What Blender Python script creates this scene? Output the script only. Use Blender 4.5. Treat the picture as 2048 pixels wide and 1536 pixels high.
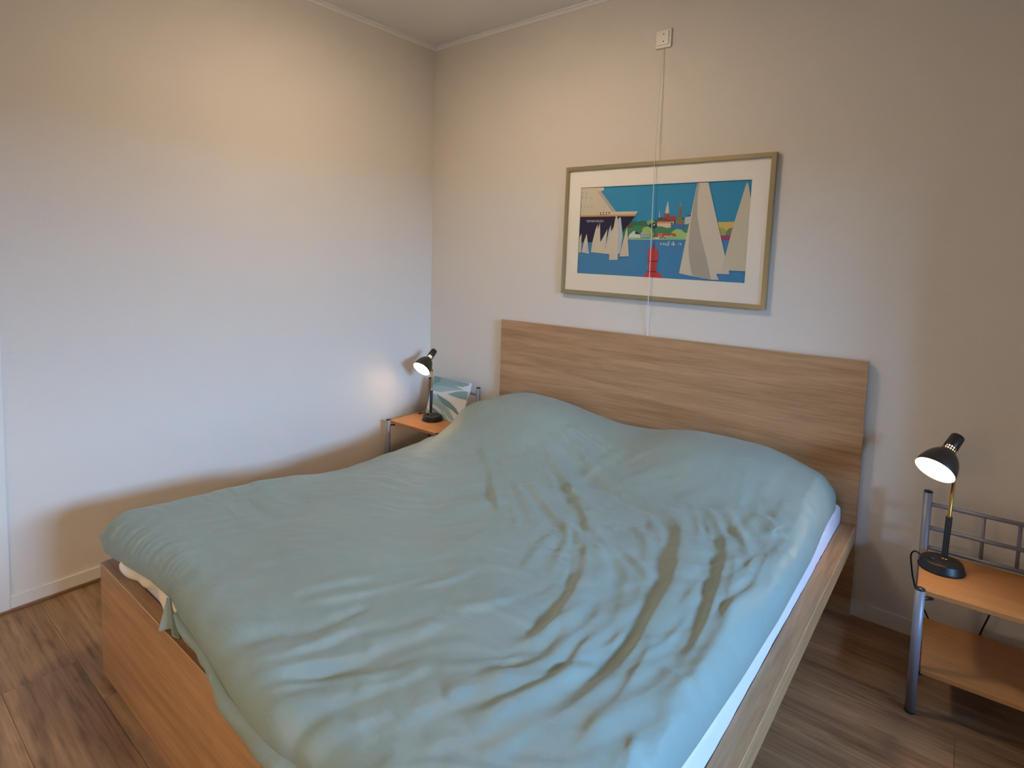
import bpy, bmesh, math, random
import numpy as np
from mathutils import Vector, Matrix

for o in list(bpy.data.objects):
    bpy.data.objects.remove(o)
sc = bpy.context.scene
COL = sc.collection
R = math.radians

# ------------------------------------------------------------------ camera
cam_d = bpy.data.cameras.new('camera')
cam = bpy.data.objects.new('camera', cam_d)
COL.objects.link(cam)
_y, _p, _r = R(40.994), R(-4.4679), R(1.3751)
fwd = Vector((-math.sin(_y) * math.cos(_p), math.cos(_y) * math.cos(_p), math.sin(_p)))
rgt = Vector((math.cos(_y), math.sin(_y), 0))
upv = rgt.cross(fwd)
r2 = rgt * math.cos(_r) + upv * math.sin(_r)
u2 = -rgt * math.sin(_r) + upv * math.cos(_r)
m = Matrix((r2, u2, -fwd)).transposed().to_4x4()
m.translation = (2.6218, -2.6509, 1.3655)
cam.matrix_world = m
cam_d.sensor_fit = 'HORIZONTAL'
cam_d.sensor_width = 36
cam_d.lens = 1170.5085 / 2048 * 36
cam_d.shift_x = (1024 - 939.778) / 2048
cam_d.shift_y = -(768 - 600.109) / 2048
cam_d.clip_start = .02
sc.camera = cam

# ------------------------------------------------------------------ world, lights, exposure
world = bpy.data.worlds.new('world')
sc.world = world
world.use_nodes = True
bg = world.node_tree.nodes['Background']
bg.inputs[0].default_value = (.45, .62, 1.0, 1)
bg.inputs[1].default_value = .8

def area_light(name, loc, direction, sx, sy, power, color, spread=180, shape='RECTANGLE'):
    d = bpy.data.lights.new(name, 'AREA')
    d.shape = shape
    d.size = sx
    d.size_y = sy
    d.energy = power
    d.color = color
    d.spread = R(spread)
    o = bpy.data.objects.new(name, d)
    COL.objects.link(o)
    o.location = loc
    o.rotation_euler = Vector(direction).to_track_quat('-Z', 'Y').to_euler()
    return o

# bright band of sky outside; its light enters through the window in the right-hand wall
area_light('window_daylight', (6.6, -1.75, 2.24), (-1, 0, -.2), 3.5, 1.15, 1120, (.29, .56, 1.0), 180)

sc.view_settings.view_transform = 'Standard'
sc.view_settings.look = 'None'
sc.view_settings.gamma = 1
sc.view_settings.use_curve_mapping = False
sc.view_settings.exposure = 0.31

# ------------------------------------------------------------------ traced shapes (metres for folds and hem, 0..1 of the sheet for prints)
FOOT = [[0.5644,-2.0712],[0.645,-2.0718],[0.7172,-2.0603],[0.7751,-2.0523],[0.8446,-2.0427],[0.9111,-2.0335],[0.9774,-2.0323],[1.046,-2.0307],[1.1663,-2.0513],[1.2116,-2.0548],[1.2913,-2.0636],[1.3784,-2.0747],[1.4789,-2.0866],[1.5319,-2.0885],[1.5808,-2.093],[1.6395,-2.0937],[1.6898,-2.0896],[1.7182,-2.0829],[1.7542,-2.0818]]
FOLDS = [
    [0.022,0.016,0.06,[[1.9486,-0.6506],[2.008,-0.691],[2.0785,-0.8002],[2.1262,-0.9098],[2.1495,-1.0055],[2.1741,-1.1379],[2.1954,-1.2731],[2.2048,-1.3974],[2.2073,-1.4828],[2.2003,-1.5668]]],
    [0.02,0.017,0.055,[[1.1992,-0.4991],[1.3107,-0.5365],[1.4419,-0.5827],[1.5863,-0.6602],[1.7115,-0.7052],[1.8099,-0.7336],[1.889,-0.7608],[1.9463,-0.8112],[1.9941,-0.9093],[2.0189,-0.9926],[2.0518,-1.0982],[2.0767,-1.2297],[2.0899,-1.3357],[2.1049,-1.4524],[2.1088,-1.538],[2.0996,-1.6101],[2.0891,-1.6962],[2.0823,-1.7717],[2.0762,-1.8347],[2.0593,-1.9032]]],
    [0.019,0.015,0.045,[[1.1471,-0.5025],[1.2859,-0.5983],[1.4894,-0.7582],[1.5927,-0.8617],[1.6748,-0.9444],[1.7438,-1.042],[1.8173,-1.1654],[1.8774,-1.2979],[1.9082,-1.4006],[1.9238,-1.4838],[1.9329,-1.5639],[1.917,-1.6349],[1.8779,-1.7175]]],
    [0.013,0.013,0.035,[[1.2865,-0.7836],[1.4105,-0.8833],[1.5549,-0.9901],[1.6448,-1.0555],[1.7019,-1.0962],[1.7402,-1.1526],[1.7603,-1.2158],[1.8059,-1.3318],[1.8527,-1.4412]]],
    [0.012,0.012,0.05,[[1.9769,-1.3388],[1.9947,-1.4615],[1.9917,-1.565],[1.9915,-1.6348],[1.9723,-1.6935],[1.9184,-1.7822],[1.8807,-1.845]]],
    [0.009,0.014,0.035,[[1.7309,-0.997],[1.7994,-1.0699],[1.8787,-1.1264],[1.9554,-1.2002],[2.0041,-1.2832]]],
    [0.008,0.012,0.03,[[1.83,-0.9113],[1.887,-0.9502],[1.9377,-1.0302],[1.9726,-1.131]]],
    [0.008,0.012,0.03,[[1.8701,-0.8489],[1.9339,-0.9276],[1.9877,-1.0223],[2.0296,-1.1297]]],
    [0.012,0.016,0.06,[[2.2037,-1.4681],[2.1983,-1.5127],[2.1863,-1.5797],[2.1698,-1.6437],[2.1542,-1.7037],[2.1475,-1.7631],[2.1365,-1.8282]]],
    [0.009,0.012,0.05,[[2.1005,-1.3849],[2.113,-1.4896],[2.1135,-1.572],[2.1066,-1.6535],[2.0937,-1.7257],[2.0814,-1.8078]]],
    [0.007,0.013,0.03,[[1.1245,-0.7077],[1.2717,-0.8624],[1.4269,-1.0346],[1.5606,-1.1711],[1.6434,-1.2707]]],
    [0.007,0.012,0.03,[[1.1715,-0.8165],[1.362,-1.0381],[1.4814,-1.1475],[1.5763,-1.2263]]],
    [0.01,0.014,0.04,[[1.2488,-0.3924],[1.3689,-0.4401],[1.4964,-0.4959],[1.5999,-0.545]]],
    [0.008,0.014,0.04,[[1.2869,-0.3245],[1.4089,-0.3584],[1.5202,-0.4114]]],
    [0.009,0.014,0.035,[[2.0615,-0.5834],[2.111,-0.6535],[2.1561,-0.724],[2.1973,-0.7455]]],
    [0.007,0.012,0.03,[[2.0059,-0.6135],[2.0754,-0.6787],[2.1404,-0.7969],[2.1809,-0.9146]]],
    [0.01,0.02,0.05,[[2.2201,-0.7251],[2.2548,-0.8445],[2.2739,-1.0285],[2.2766,-1.1945],[2.2748,-1.3386]]],
    [0.008,0.012,0.032,[[0.9787,-0.668],[1.1559,-0.8297],[1.3481,-1.0207],[1.4982,-1.1823]]],
    [0.0084,0.012,0.032,[[1.0869,-0.5528],[1.2343,-0.642],[1.3956,-0.7502],[1.5191,-0.8543]]],
    [0.008,0.012,0.032,[[1.2028,-0.4454],[1.3481,-0.4883],[1.5087,-0.5592],[1.6582,-0.6184],[1.7743,-0.6551]]],
    [0.006,0.012,0.032,[[1.3843,-0.5269],[1.5639,-0.5992],[1.7137,-0.6494],[1.8382,-0.6736]]],
    [0.008,0.012,0.032,[[1.4715,-0.7437],[1.6127,-0.8542],[1.7173,-0.9192],[1.8166,-0.9718]]],
    [0.008,0.012,0.032,[[1.2861,-0.849],[1.4587,-1.0036],[1.5689,-1.1139],[1.6638,-1.2087]]],
    [0.008,0.012,0.032,[[1.8509,-0.6174],[1.9457,-0.6791],[2.0044,-0.7946],[2.0555,-0.9577]]],
    [0.006,0.012,0.032,[[2.1166,-0.4988],[2.1669,-0.5692],[2.2229,-0.6167]]],
    [0.007,0.012,0.032,[[1.9394,-1.2154],[2.0029,-1.3143],[2.0318,-1.4241],[2.0325,-1.5201]]],
    [0.007,0.012,0.032,[[1.9894,-1.1679],[2.0308,-1.2879],[2.0491,-1.4078]]],
    [0.006,0.012,0.032,[[2.1267,-1.1365],[2.1463,-1.2907],[2.1479,-1.4123]]],
    [0.0084,0.012,0.032,[[2.2184,-1.111],[2.236,-1.2826],[2.2349,-1.4391],[2.2217,-1.5647],[2.1966,-1.6864]]],
    [0.006,0.012,0.032,[[1.6523,-1.8753],[1.7075,-1.7774],[1.7426,-1.6827]]],
    [0.006,0.012,0.032,[[1.7328,-1.9638],[1.7848,-1.8776],[1.8138,-1.79]]],
    [0.006,0.012,0.032,[[1.8487,-1.9603],[1.8915,-1.8704],[1.9228,-1.7875]]],
    [0.006,0.012,0.032,[[1.7634,-2.0552],[1.8121,-1.9779],[1.8397,-1.901]]],
    [0.005,0.012,0.032,[[1.358,-1.8934],[1.4296,-1.7324],[1.526,-1.6078]]],
    [0.004,0.012,0.032,[[1.154,-1.8921],[1.2333,-1.7234],[1.3662,-1.5768]]],
    [-0.012,0.02,0.022,[[1.4541,-2.1042],[1.532,-2.0891],[1.5768,-2.0632],[1.6222,-2.0052],[1.6772,-1.9214],[1.7522,-1.8044]]],
    [0.009,0.02,0.02,[[1.4233,-2.1005],[1.4964,-2.0816],[1.5552,-2.0351],[1.6029,-1.9696],[1.6495,-1.9002],[1.7262,-1.7949]]],
    [-0.01,0.022,0.022,[[1.2676,-2.0848],[1.3616,-2.0602],[1.4275,-2.0228],[1.4686,-1.9599],[1.4979,-1.8996]]],
    [-0.012,0.02,0.022,[[1.5859,-2.1274],[1.6673,-2.1001],[1.7107,-2.0633],[1.7453,-1.9972],[1.7724,-1.9454]]],
    [0.008,0.02,0.025,[[1.5876,-2.1077],[1.661,-2.0753],[1.7171,-2.0233],[1.7473,-1.9504]]],
    [-0.012,0.022,0.025,[[1.6849,-2.1401],[1.7385,-2.112],[1.7806,-2.0671],[1.8172,-2.0055]]],
    [-0.012,0.025,0.03,[[1.7589,-2.1341],[1.8228,-2.0962],[1.861,-2.0401],[1.8923,-1.9747]]],
    [0.008,0.012,0.04,[[1.8871,-1.8658],[1.9298,-1.7958],[1.9769,-1.7087]]],
    [-0.006,0.012,0.015,[[1.4798,-1.9666],[1.5226,-1.8892],[1.5423,-1.8184],[1.5633,-1.7433]]],
    [0.005,0.01,0.02,[[1.4123,-1.8713],[1.4843,-1.7741],[1.542,-1.6581],[1.5867,-1.5157]]],
    [0.005,0.01,0.02,[[1.5867,-1.6471],[1.6284,-1.5603],[1.6462,-1.4592]]],
    [0.006,0.012,0.025,[[1.7231,-1.6618],[1.783,-1.5645],[1.8149,-1.4619]]],
    [0.006,0.012,0.03,[[1.9304,-1.9617],[1.9746,-1.8912],[1.9998,-1.8206],[2.0267,-1.7276]]],
    [0.006,0.012,0.03,[[2.0224,-1.9056],[2.0482,-1.8385],[2.0624,-1.7464]]],
    [0.0016,0.008,0.014,[[0.8105,-2.0886],[0.8275,-1.8618],[0.8913,-1.6132]]],
    [0.0016,0.008,0.014,[[0.8796,-2.0729],[0.9406,-1.8289],[1.0512,-1.5643]]],
    [0.0016,0.008,0.014,[[0.9529,-2.0476],[0.9767,-1.9354],[1.0369,-1.8311]]],
    [0.0016,0.008,0.014,[[0.7841,-2.0736],[0.7689,-1.8945],[0.7962,-1.7057]]],
    [0.0016,0.008,0.014,[[1.0253,-2.0494],[1.0849,-1.871],[1.1837,-1.6904]]],
]
POSTER = [
    [[60,152,196],[[0,0],[1,0],[1,1],[0,1]]],
    [[76,144,196],[[-0.0001,0.3611],[0.3316,0.4015],[0.6882,0.4141],[1.0116,0.4136],[1.0,-0.0],[-0.0,0.0]]],
    [[226,196,112],[[0.8286,0.5933],[0.9384,0.5982],[0.9336,0.4552],[0.852,0.4529]]],
    [[165,186,115],[[0.8469,0.4528],[0.8437,0.5176],[0.859,0.5386],[0.875,0.5327],[0.8884,0.5062],[0.8944,0.4541]]],
    [[128,148,98],[[0.8856,0.4539],[0.8873,0.5001],[0.9002,0.5306],[0.9186,0.5405],[0.9288,0.5298],[0.9212,0.4549]]],
    [[170,80,128],[[0.8551,0.4567],[0.8896,0.4661],[0.918,0.4584],[0.9113,0.4134],[0.8647,0.4117]]],
    [[66,126,96],[[0.268,0.4294],[0.2973,0.5388],[0.3271,0.6037],[0.3654,0.6144],[0.3886,0.601],[0.4109,0.6169],[0.4486,0.6036],[0.4702,0.6258],[0.507,0.6165],[0.5227,0.5672],[0.6907,0.5681],[0.6916,0.4142],[0.2687,0.3993]]],
    [[150,184,112],[[0.4383,0.5983],[0.4592,0.6219],[0.4814,0.6166],[0.4914,0.5983],[0.4827,0.5669],[0.4494,0.5668]]],
    [[112,92,100],[[0.5023,0.6267],[0.5085,0.6474],[0.5488,0.6488],[0.5816,0.6263],[0.6106,0.6261],[0.612,0.5751],[0.5079,0.5955]]],
    [[178,80,68],[[0.545,0.6488],[0.5449,0.6918],[0.5513,0.7019],[0.5683,0.7016],[0.5742,0.6571],[0.5791,0.6502],[0.5881,0.6637],[0.5993,0.667],[0.6108,0.6567],[0.6159,0.6362],[0.6118,0.6159],[0.5856,0.616],[0.5588,0.6298]]],
    [[222,216,204],[[0.5459,0.6883],[0.5595,0.8247],[0.5729,0.6708],[0.5656,0.6999],[0.5576,0.6761],[0.5523,0.6985]]],
    [[204,206,206],[[0.512,0.6481],[0.5133,0.7268],[0.5182,0.648]]],
    [[160,112,104],[[0.6256,0.6429],[0.6253,0.6836],[0.6267,0.7561],[0.6396,0.7557],[0.6435,0.6428]]],
    [[176,150,140],[[0.6276,0.7561],[0.6313,0.8249],[0.6392,0.7557]]],
    [[140,122,92],[[0.6256,0.6429],[0.6254,0.6802],[0.6326,0.6699],[0.6414,0.6867],[0.6435,0.6428]]],
    [[142,138,98],[[0.612,0.5734],[0.6137,0.6159],[0.624,0.6464],[0.6425,0.6462],[0.6578,0.6225],[0.6636,0.5989],[0.6637,0.5736]]],
    [[84,84,96],[[0.6445,0.6394],[0.661,0.6386],[0.6596,0.6225],[0.6504,0.6259]]],
    [[204,208,218],[[0.6628,0.5736],[0.6614,0.6393],[0.6751,0.6559],[0.6985,0.659],[0.6964,0.5737]]],
    [[88,88,98],[[0.6626,0.646],[0.6785,0.6643],[0.6983,0.6673],[0.6978,0.654],[0.6752,0.6526]]],
    [[92,86,116],[[0.5829,0.575],[0.5824,0.5955],[0.6086,0.5989],[0.6111,0.5717]]],
    [[230,226,220],[[0.5808,0.6006],[0.6,0.604],[0.6017,0.5733],[0.5961,0.5733],[0.5956,0.5938],[0.5825,0.5921]]],
    [[222,150,120],[[0.5068,0.5989],[0.5154,0.6052],[0.5785,0.6023],[0.585,0.5835],[0.5033,0.5833]]],
    [[232,204,172],[[0.5024,0.5833],[0.585,0.5835],[0.5861,0.5407],[0.5575,0.5335],[0.5283,0.5505],[0.5061,0.5503]]],
    [[74,122,184],[[0.5853,0.5715],[0.681,0.5727],[0.6777,0.5619],[0.6631,0.4942],[0.6144,0.5172],[0.586,0.5442]]],
    [[48,84,82],[[0.4535,0.551],[0.4602,0.5799],[0.482,0.5931],[0.4992,0.5801],[0.5087,0.5462],[0.5021,0.5214],[0.458,0.5208]]],
    [[228,226,222],[[0.4805,0.5669],[0.4919,0.58],[0.4936,0.5696],[0.4829,0.5565]]],
    [[74,148,110],[[0.2687,0.3993],[0.2906,0.4845],[0.3287,0.5324],[0.3667,0.5556],[0.4046,0.5639],[0.4498,0.551],[0.4874,0.5212],[0.5051,0.5462],[0.5303,0.5516],[0.5666,0.5339],[0.6017,0.5445],[0.6127,0.5229],[0.6157,0.4115]]],
    [[76,150,112],[[0.6578,0.4874],[0.6627,0.5078],[0.6739,0.5652],[0.688,0.5838],[0.697,0.5838],[0.6907,0.4847],[0.6671,0.4808]]],
    [[168,62,52],[[0.3205,0.5499],[0.3529,0.5555],[0.3533,0.5367],[0.3209,0.5323]]],
    [[168,62,52],[[0.4007,0.5665],[0.4135,0.5692],[0.4138,0.556],[0.401,0.5559]]],
    [[170,202,122],[[0.4167,0.4338],[0.4148,0.5135],[0.424,0.5375],[0.4461,0.5509],[0.4649,0.5379],[0.4767,0.5079],[0.4763,0.4356]]],
    [[128,188,128],[[0.4592,0.406],[0.4629,0.4682],[0.4733,0.4986],[0.4886,0.4753],[0.4976,0.4074]]],
    [[172,208,128],[[0.5898,0.455],[0.5926,0.4929],[0.6161,0.524],[0.6459,0.5193],[0.6574,0.5009],[0.6651,0.4858],[0.6834,0.4845],[0.6781,0.4135],[0.5758,0.4099]]],
    [[198,88,66],[[0.4848,0.4645],[0.5119,0.4739],[0.5417,0.478],[0.6079,0.4795],[0.6234,0.4611],[0.6127,0.442],[0.5827,0.4377],[0.4864,0.44]]],
    [[214,128,108],[[0.5123,0.4565],[0.5128,0.4774],[0.5398,0.478],[0.5412,0.4572]]],
    [[150,205,150],[[0.5145,0.4077],[0.5485,0.4366],[0.575,0.4443],[0.5896,0.4636],[0.6012,0.4519],[0.6165,0.4387],[0.6385,0.4495],[0.6653,0.413]]],
    [[198,88,66],[[0.5466,0.4366],[0.5637,0.4371],[0.5585,0.4179],[0.5527,0.4194]]],
    [[235,228,222],[[0.5153,0.4513],[0.5196,0.4514],[0.52,0.4375],[0.5157,0.4374]]],
    [[235,228,222],[[0.5221,0.4515],[0.5264,0.4516],[0.5267,0.4377],[0.5225,0.4376]]],
    [[235,228,222],[[0.5308,0.4517],[0.535,0.4518],[0.5354,0.438],[0.5311,0.4378]]],
    [[235,228,222],[[0.5481,0.4522],[0.5523,0.4523],[0.5526,0.4385],[0.5484,0.4384]]],
    [[235,228,222],[[0.5538,0.4524],[0.558,0.4525],[0.5584,0.4387],[0.5542,0.4385]]],
    [[235,228,222],[[0.5595,0.4525],[0.5637,0.4526],[0.5641,0.4388],[0.5599,0.4387]]],
    [[235,228,222],[[0.5652,0.4527],[0.5694,0.4528],[0.5698,0.439],[0.5656,0.4389]]],
    [[235,228,222],[[0.5719,0.4528],[0.5761,0.453],[0.5764,0.4392],[0.5722,0.4391]]],
    [[228,228,222],[[0.3311,0.4231],[0.3395,0.4652],[0.3641,0.502],[0.403,0.4667],[0.4093,0.4256]]],
    [[58,62,74],[[0.3684,0.4833],[0.3849,0.4944],[0.4053,0.4655],[0.3795,0.4648]]],
    [[206,208,212],[[0.408,0.4802],[0.4537,0.4811],[0.4549,0.4323],[0.4092,0.4309]]],
    [[110,114,130],[[0.4112,0.4722],[0.4165,0.4724],[0.4168,0.4591],[0.4115,0.4589]]],
    [[110,114,130],[[0.4117,0.4523],[0.417,0.4524],[0.4173,0.4391],[0.412,0.439]]],
    [[110,114,130],[[0.4203,0.4725],[0.4255,0.4726],[0.4258,0.4593],[0.4206,0.4592]]],
    [[110,114,130],[[0.4207,0.4525],[0.426,0.4527],[0.4263,0.4394],[0.421,0.4393]]],
    [[110,114,130],[[0.4293,0.4727],[0.4345,0.4728],[0.4348,0.4595],[0.4296,0.4594]]],
    [[110,114,130],[[0.4297,0.4528],[0.435,0.4529],[0.4353,0.4397],[0.4301,0.4395]]],
    [[110,114,130],[[0.4383,0.4729],[0.4435,0.473],[0.4438,0.4598],[0.4386,0.4596]]],
    [[110,114,130],[[0.4387,0.453],[0.444,0.4531],[0.4443,0.4399],[0.439,0.4398]]],
    [[110,114,130],[[0.4472,0.4731],[0.4524,0.4732],[0.4527,0.46],[0.4475,0.4599]]],
    [[110,114,130],[[0.4477,0.4532],[0.4529,0.4534],[0.4532,0.4402],[0.448,0.44]]],
    [[150,208,172],[[0.3234,0.4202],[0.6783,0.4264],[0.6773,0.4124],[0.3316,0.4015]]],
    [[228,228,226],[[0.4899,0.4156],[0.4905,0.4331],[0.5254,0.4359],[0.5182,0.4165]]],
    [[232,230,226],[[0.5323,0.3544],[0.541,0.353],[0.5305,0.3856]]],
    [[232,230,226],[[0.5467,0.355],[0.5563,0.3537],[0.5469,0.3846]]],
    [[232,230,226],[[0.5582,0.3555],[0.5668,0.3542],[0.5584,0.3833]]],
    [[232,230,226],[[0.5952,0.3572],[0.6018,0.3558],[0.5973,0.3831]]],
    [[232,230,226],[[0.6039,0.349],[0.6168,0.3565],[0.6034,0.4005]]],
    [[232,230,226],[[0.6344,0.359],[0.6382,0.3575],[0.6373,0.3899]]],
    [[232,230,226],[[0.6446,0.3595],[0.6539,0.3582],[0.6458,0.3834]]],
    [[232,230,226],[[0.5688,0.3508],[0.5762,0.3944],[0.5782,0.3927],[0.5736,0.3493]]],
    [[232,230,226],[[0.5739,0.339],[0.5837,0.3998],[0.586,0.3982],[0.5842,0.3791],[0.5785,0.3444]]],
    [[205,78,80],[[0.4367,-0.0028],[0.4616,0.0603],[0.4676,0.0903],[0.4634,0.17],[0.458,0.3026],[0.5183,0.3085],[0.5223,0.1746],[0.515,0.145],[0.5161,0.071],[0.5339,0.0595],[0.5601,0.0016]]],
    [[190,66,70],[[0.4824,0.3039],[0.4866,0.3464],[0.49,0.386],[0.4961,0.3468],[0.503,0.3064]]],
    [[112,44,56],[[0.461,0.1791],[0.5221,0.1825],[0.5224,0.172],[0.4612,0.1684]]],
    [[112,44,56],[[0.4614,0.0669],[0.5176,0.0698],[0.5178,0.0605],[0.4616,0.0576]]],
    [[50,44,74],[[0.0024,0.6653],[0.3681,0.665],[0.3315,0.5795],[0.3009,0.5186],[0.2925,0.4709],[0.281,0.3779],[0.0024,0.3641]]],
    [[218,208,184],[[0.0,1.0],[0.1564,0.9934],[0.1539,0.9566],[0.1342,0.9523],[0.2444,0.7155],[0.3844,0.7165],[0.3673,0.6637],[0.0024,0.6639]]],
    [[190,182,172],[[0.1128,0.9482],[0.1359,0.9522],[0.2444,0.7155],[0.2164,0.7161]]],
    [[218,162,96],[[0.0021,0.6809],[0.1822,0.6811],[0.3729,0.6849],[0.3673,0.6637],[0.0025,0.6624]]],
    [[122,102,92],[[0.1372,0.7122],[0.2076,0.7122],[0.1969,0.6822],[0.1378,0.6817]]],
    [[232,226,214],[[0.159,0.6973],[0.1577,0.69],[0.1541,0.6855],[0.1495,0.6856],[0.1457,0.6902],[0.1441,0.6976],[0.1454,0.7048],[0.149,0.7093],[0.1536,0.7092],[0.1574,0.7046]]],
    [[232,226,214],[[0.1778,0.697],[0.1766,0.6897],[0.173,0.6853],[0.1684,0.6853],[0.1646,0.6899],[0.1631,0.6972],[0.1644,0.7045],[0.168,0.7089],[0.1725,0.7088],[0.1763,0.7043]]],
    [[232,226,214],[[0.1966,0.6966],[0.1953,0.6894],[0.1918,0.685],[0.1872,0.685],[0.1835,0.6896],[0.1819,0.6969],[0.1832,0.7041],[0.1868,0.7086],[0.1913,0.7085],[0.195,0.7039]]],
    [[184,200,190],[[0.0017,0.9507],[0.0172,0.9498],[0.0177,0.9245],[0.0022,0.9254]]],
    [[184,200,190],[[0.0284,0.9477],[0.0438,0.9468],[0.0443,0.9216],[0.0289,0.9225]]],
    [[184,200,190],[[0.0008,0.9029],[0.0164,0.9021],[0.0168,0.8768],[0.0013,0.8775]]],
    [[184,200,190],[[0.0285,0.8987],[0.0439,0.8979],[0.0443,0.8727],[0.0289,0.8734]]],
    [[184,200,190],[[0.0609,0.8942],[0.0761,0.8934],[0.0766,0.8684],[0.0614,0.8691]]],
    [[184,200,190],[[-0.0007,0.7915],[0.0115,0.7911],[0.0118,0.7713],[-0.0003,0.7717]]],
    [[184,200,190],[[0.0227,0.7893],[0.0347,0.7889],[0.0351,0.7692],[0.023,0.7696]]],
    [[184,200,190],[[0.0475,0.7885],[0.0595,0.7881],[0.0598,0.7685],[0.0479,0.7688]]],
    [[184,200,190],[[0.0739,0.7876],[0.0857,0.7872],[0.0861,0.7677],[0.0742,0.768]]],
    [[184,200,190],[[0.1588,0.7876],[0.1703,0.7872],[0.1707,0.7679],[0.1592,0.7683]]],
    [[218,210,192],[[0.0023,0.4214],[0.0163,0.4675],[0.0185,0.2472],[0.0011,0.2432]]],
    [[218,210,192],[[0.0228,0.2489],[0.0369,0.3797],[0.0526,0.4655],[0.0652,0.3382],[0.0757,0.2321]]],
    [[186,206,216],[[0.0546,0.352],[0.0722,0.2361],[0.0481,0.2404]]],
    [[186,206,216],[[0.1488,0.3769],[0.1745,0.2453],[0.1454,0.2477]]],
    [[218,210,192],[[0.0881,0.2513],[0.0953,0.3678],[0.1127,0.5159],[0.1257,0.5789],[0.1286,0.5161],[0.1404,0.5929],[0.1496,0.3769],[0.1796,0.2414]]],
    [[186,206,216],[[0.1877,0.3297],[0.2036,0.5103],[0.2146,0.5696],[0.2183,0.5036],[0.2247,0.4281],[0.1983,0.2885]]],
    [[218,210,192],[[0.1498,0.3671],[0.1707,0.4404],[0.1936,0.5198],[0.1898,0.3854],[0.1828,0.243],[0.1547,0.2455]]],
    [[218,210,192],[[0.1788,0.24],[0.1953,0.3579],[0.2124,0.476],[0.2337,0.5382],[0.24,0.6202],[0.2475,0.6855],[0.2581,0.6338],[0.2664,0.4293],[0.2734,0.1743],[0.2154,0.1699],[0.2141,0.2366]]],
    [[186,206,216],[[0.2592,0.6202],[0.2658,0.6473],[0.2767,0.6512],[0.2897,0.5252],[0.2981,0.4303],[0.2861,0.2522],[0.272,0.2417]]],
    [[218,210,192],[[0.2822,0.2135],[0.3007,0.3827],[0.3212,0.5526],[0.334,0.3637],[0.3442,0.2191]]],
    [[220,213,197],[[0.6508,0.0609],[0.7192,0.9937],[0.7796,0.9927],[0.8179,0.74],[0.8922,0.2565],[0.9164,0.2057],[0.916,0.1151],[0.9216,0.0764],[0.8516,0.0753],[0.8689,0.015],[0.8262,0.0126],[0.712,0.0416]]],
    [[212,206,184],[[0.8784,0.104],[0.8922,0.2565],[0.9239,0.5694],[0.9685,0.9382],[0.9769,0.9774],[0.9842,0.9535],[1.0013,0.811],[1.0005,0.4987],[0.9994,0.1147],[0.916,0.1151],[0.9004,0.1087]]],
    [[216,210,192],[[0.8791,0.0781],[0.8776,0.1286],[0.9186,0.1325],[0.916,0.1151],[0.9216,0.0764]]],
    [[184,180,168],[[0.7192,0.9937],[0.7318,0.9928],[0.7255,0.8417],[0.731,0.668],[0.7552,0.4689],[0.8013,0.1966],[0.8281,0.0141],[0.7732,0.0229],[0.7234,0.0479],[0.7018,0.2142],[0.6936,0.3408],[0.6955,0.543],[0.7035,0.7183]]],
]
SIGNATURE = [[[0.0256,0.1281],[0.0299,0.1069],[0.0327,0.0941],[0.042,0.0863],[0.0523,0.0915]],[[0.0618,0.1353],[0.0713,0.1103],[0.0704,0.0888],[0.0602,0.0814]],[[0.1266,0.0873],[0.1366,0.0924],[0.1467,0.087],[0.1581,0.0816],[0.1647,0.0632],[0.1689,0.0403]],[[0.1665,0.1014],[0.1712,0.1124],[0.1811,0.1153]],[[0.2599,0.0866],[0.265,0.0726],[0.2654,0.0539]],[[0.286,0.1035],[0.2887,0.0872]],[[0.3222,0.0738],[0.3341,0.0688],[0.3504,0.0724],[0.3646,0.0655],[0.383,0.0714],[0.4014,0.0691]]]
LEAVES = [
    [[141,167,165],[[0.0,1.0],[0.5251,1.0005],[0.8012,1.007],[0.6897,0.9584],[0.6054,0.8754],[0.8655,0.8067],[0.6762,0.7929],[0.4562,0.7163],[0.1713,0.6747],[0.0234,0.6294]]],
    [[122,152,150],[[0.0164,0.9975],[0.2255,0.9978],[0.2029,0.8853],[0.1331,0.8388],[0.0415,0.788]]],
    [[159,183,181],[[0.0259,0.7537],[0.3365,0.8031],[0.6361,0.8171],[0.8828,0.8085],[0.5079,0.7107],[0.2778,0.6333],[0.0234,0.6294]]],
    [[135,164,160],[[0.5494,0.8959],[0.6991,0.993],[0.9827,0.9963],[0.9765,0.9451],[0.8322,0.8738],[0.6582,0.8703]]],
    [[131,160,159],[[0.4775,0.625],[0.6906,0.731],[0.854,0.7798],[0.9942,0.7912],[0.997,0.5856],[0.7931,0.5886],[0.6173,0.6039]]],
    [[112,145,145],[[0.1616,0.5793],[0.3353,0.5266],[0.5683,0.451],[0.764,0.3413],[0.9862,0.1353],[0.696,0.2659],[0.4421,0.3496],[0.3112,0.4204]]],
    [[150,176,174],[[0.0222,0.5675],[0.1346,0.5585],[0.3268,0.4232],[0.6109,0.2678],[0.7718,0.0867],[0.8646,-0.0911],[0.6805,0.0412],[0.4808,0.1834],[0.2651,0.2722],[0.0806,0.3172]]],
    [[119,150,152],[[0.0977,0.2436],[0.2517,0.1926],[0.4351,0.098],[0.5905,-0.0036],[0.6799,-0.1008],[0.4982,-0.0327],[0.2794,0.0737],[0.1033,0.1529]]],
    [[150,178,176],[[0.0218,0.1699],[0.117,0.0941],[0.2015,0.0004],[0.0,0.0]]],
    [[159,184,184],[[0.3757,0.2131],[0.5462,0.1153],[0.6601,-0.0879],[0.5389,0.0045]]],
]

# ------------------------------------------------------------------ helpers
def lin(c):
    return tuple(((v / 255) / 12.92 if v / 255 <= .04045 else ((v / 255 + .055) / 1.055) ** 2.4) for v in c)

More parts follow.
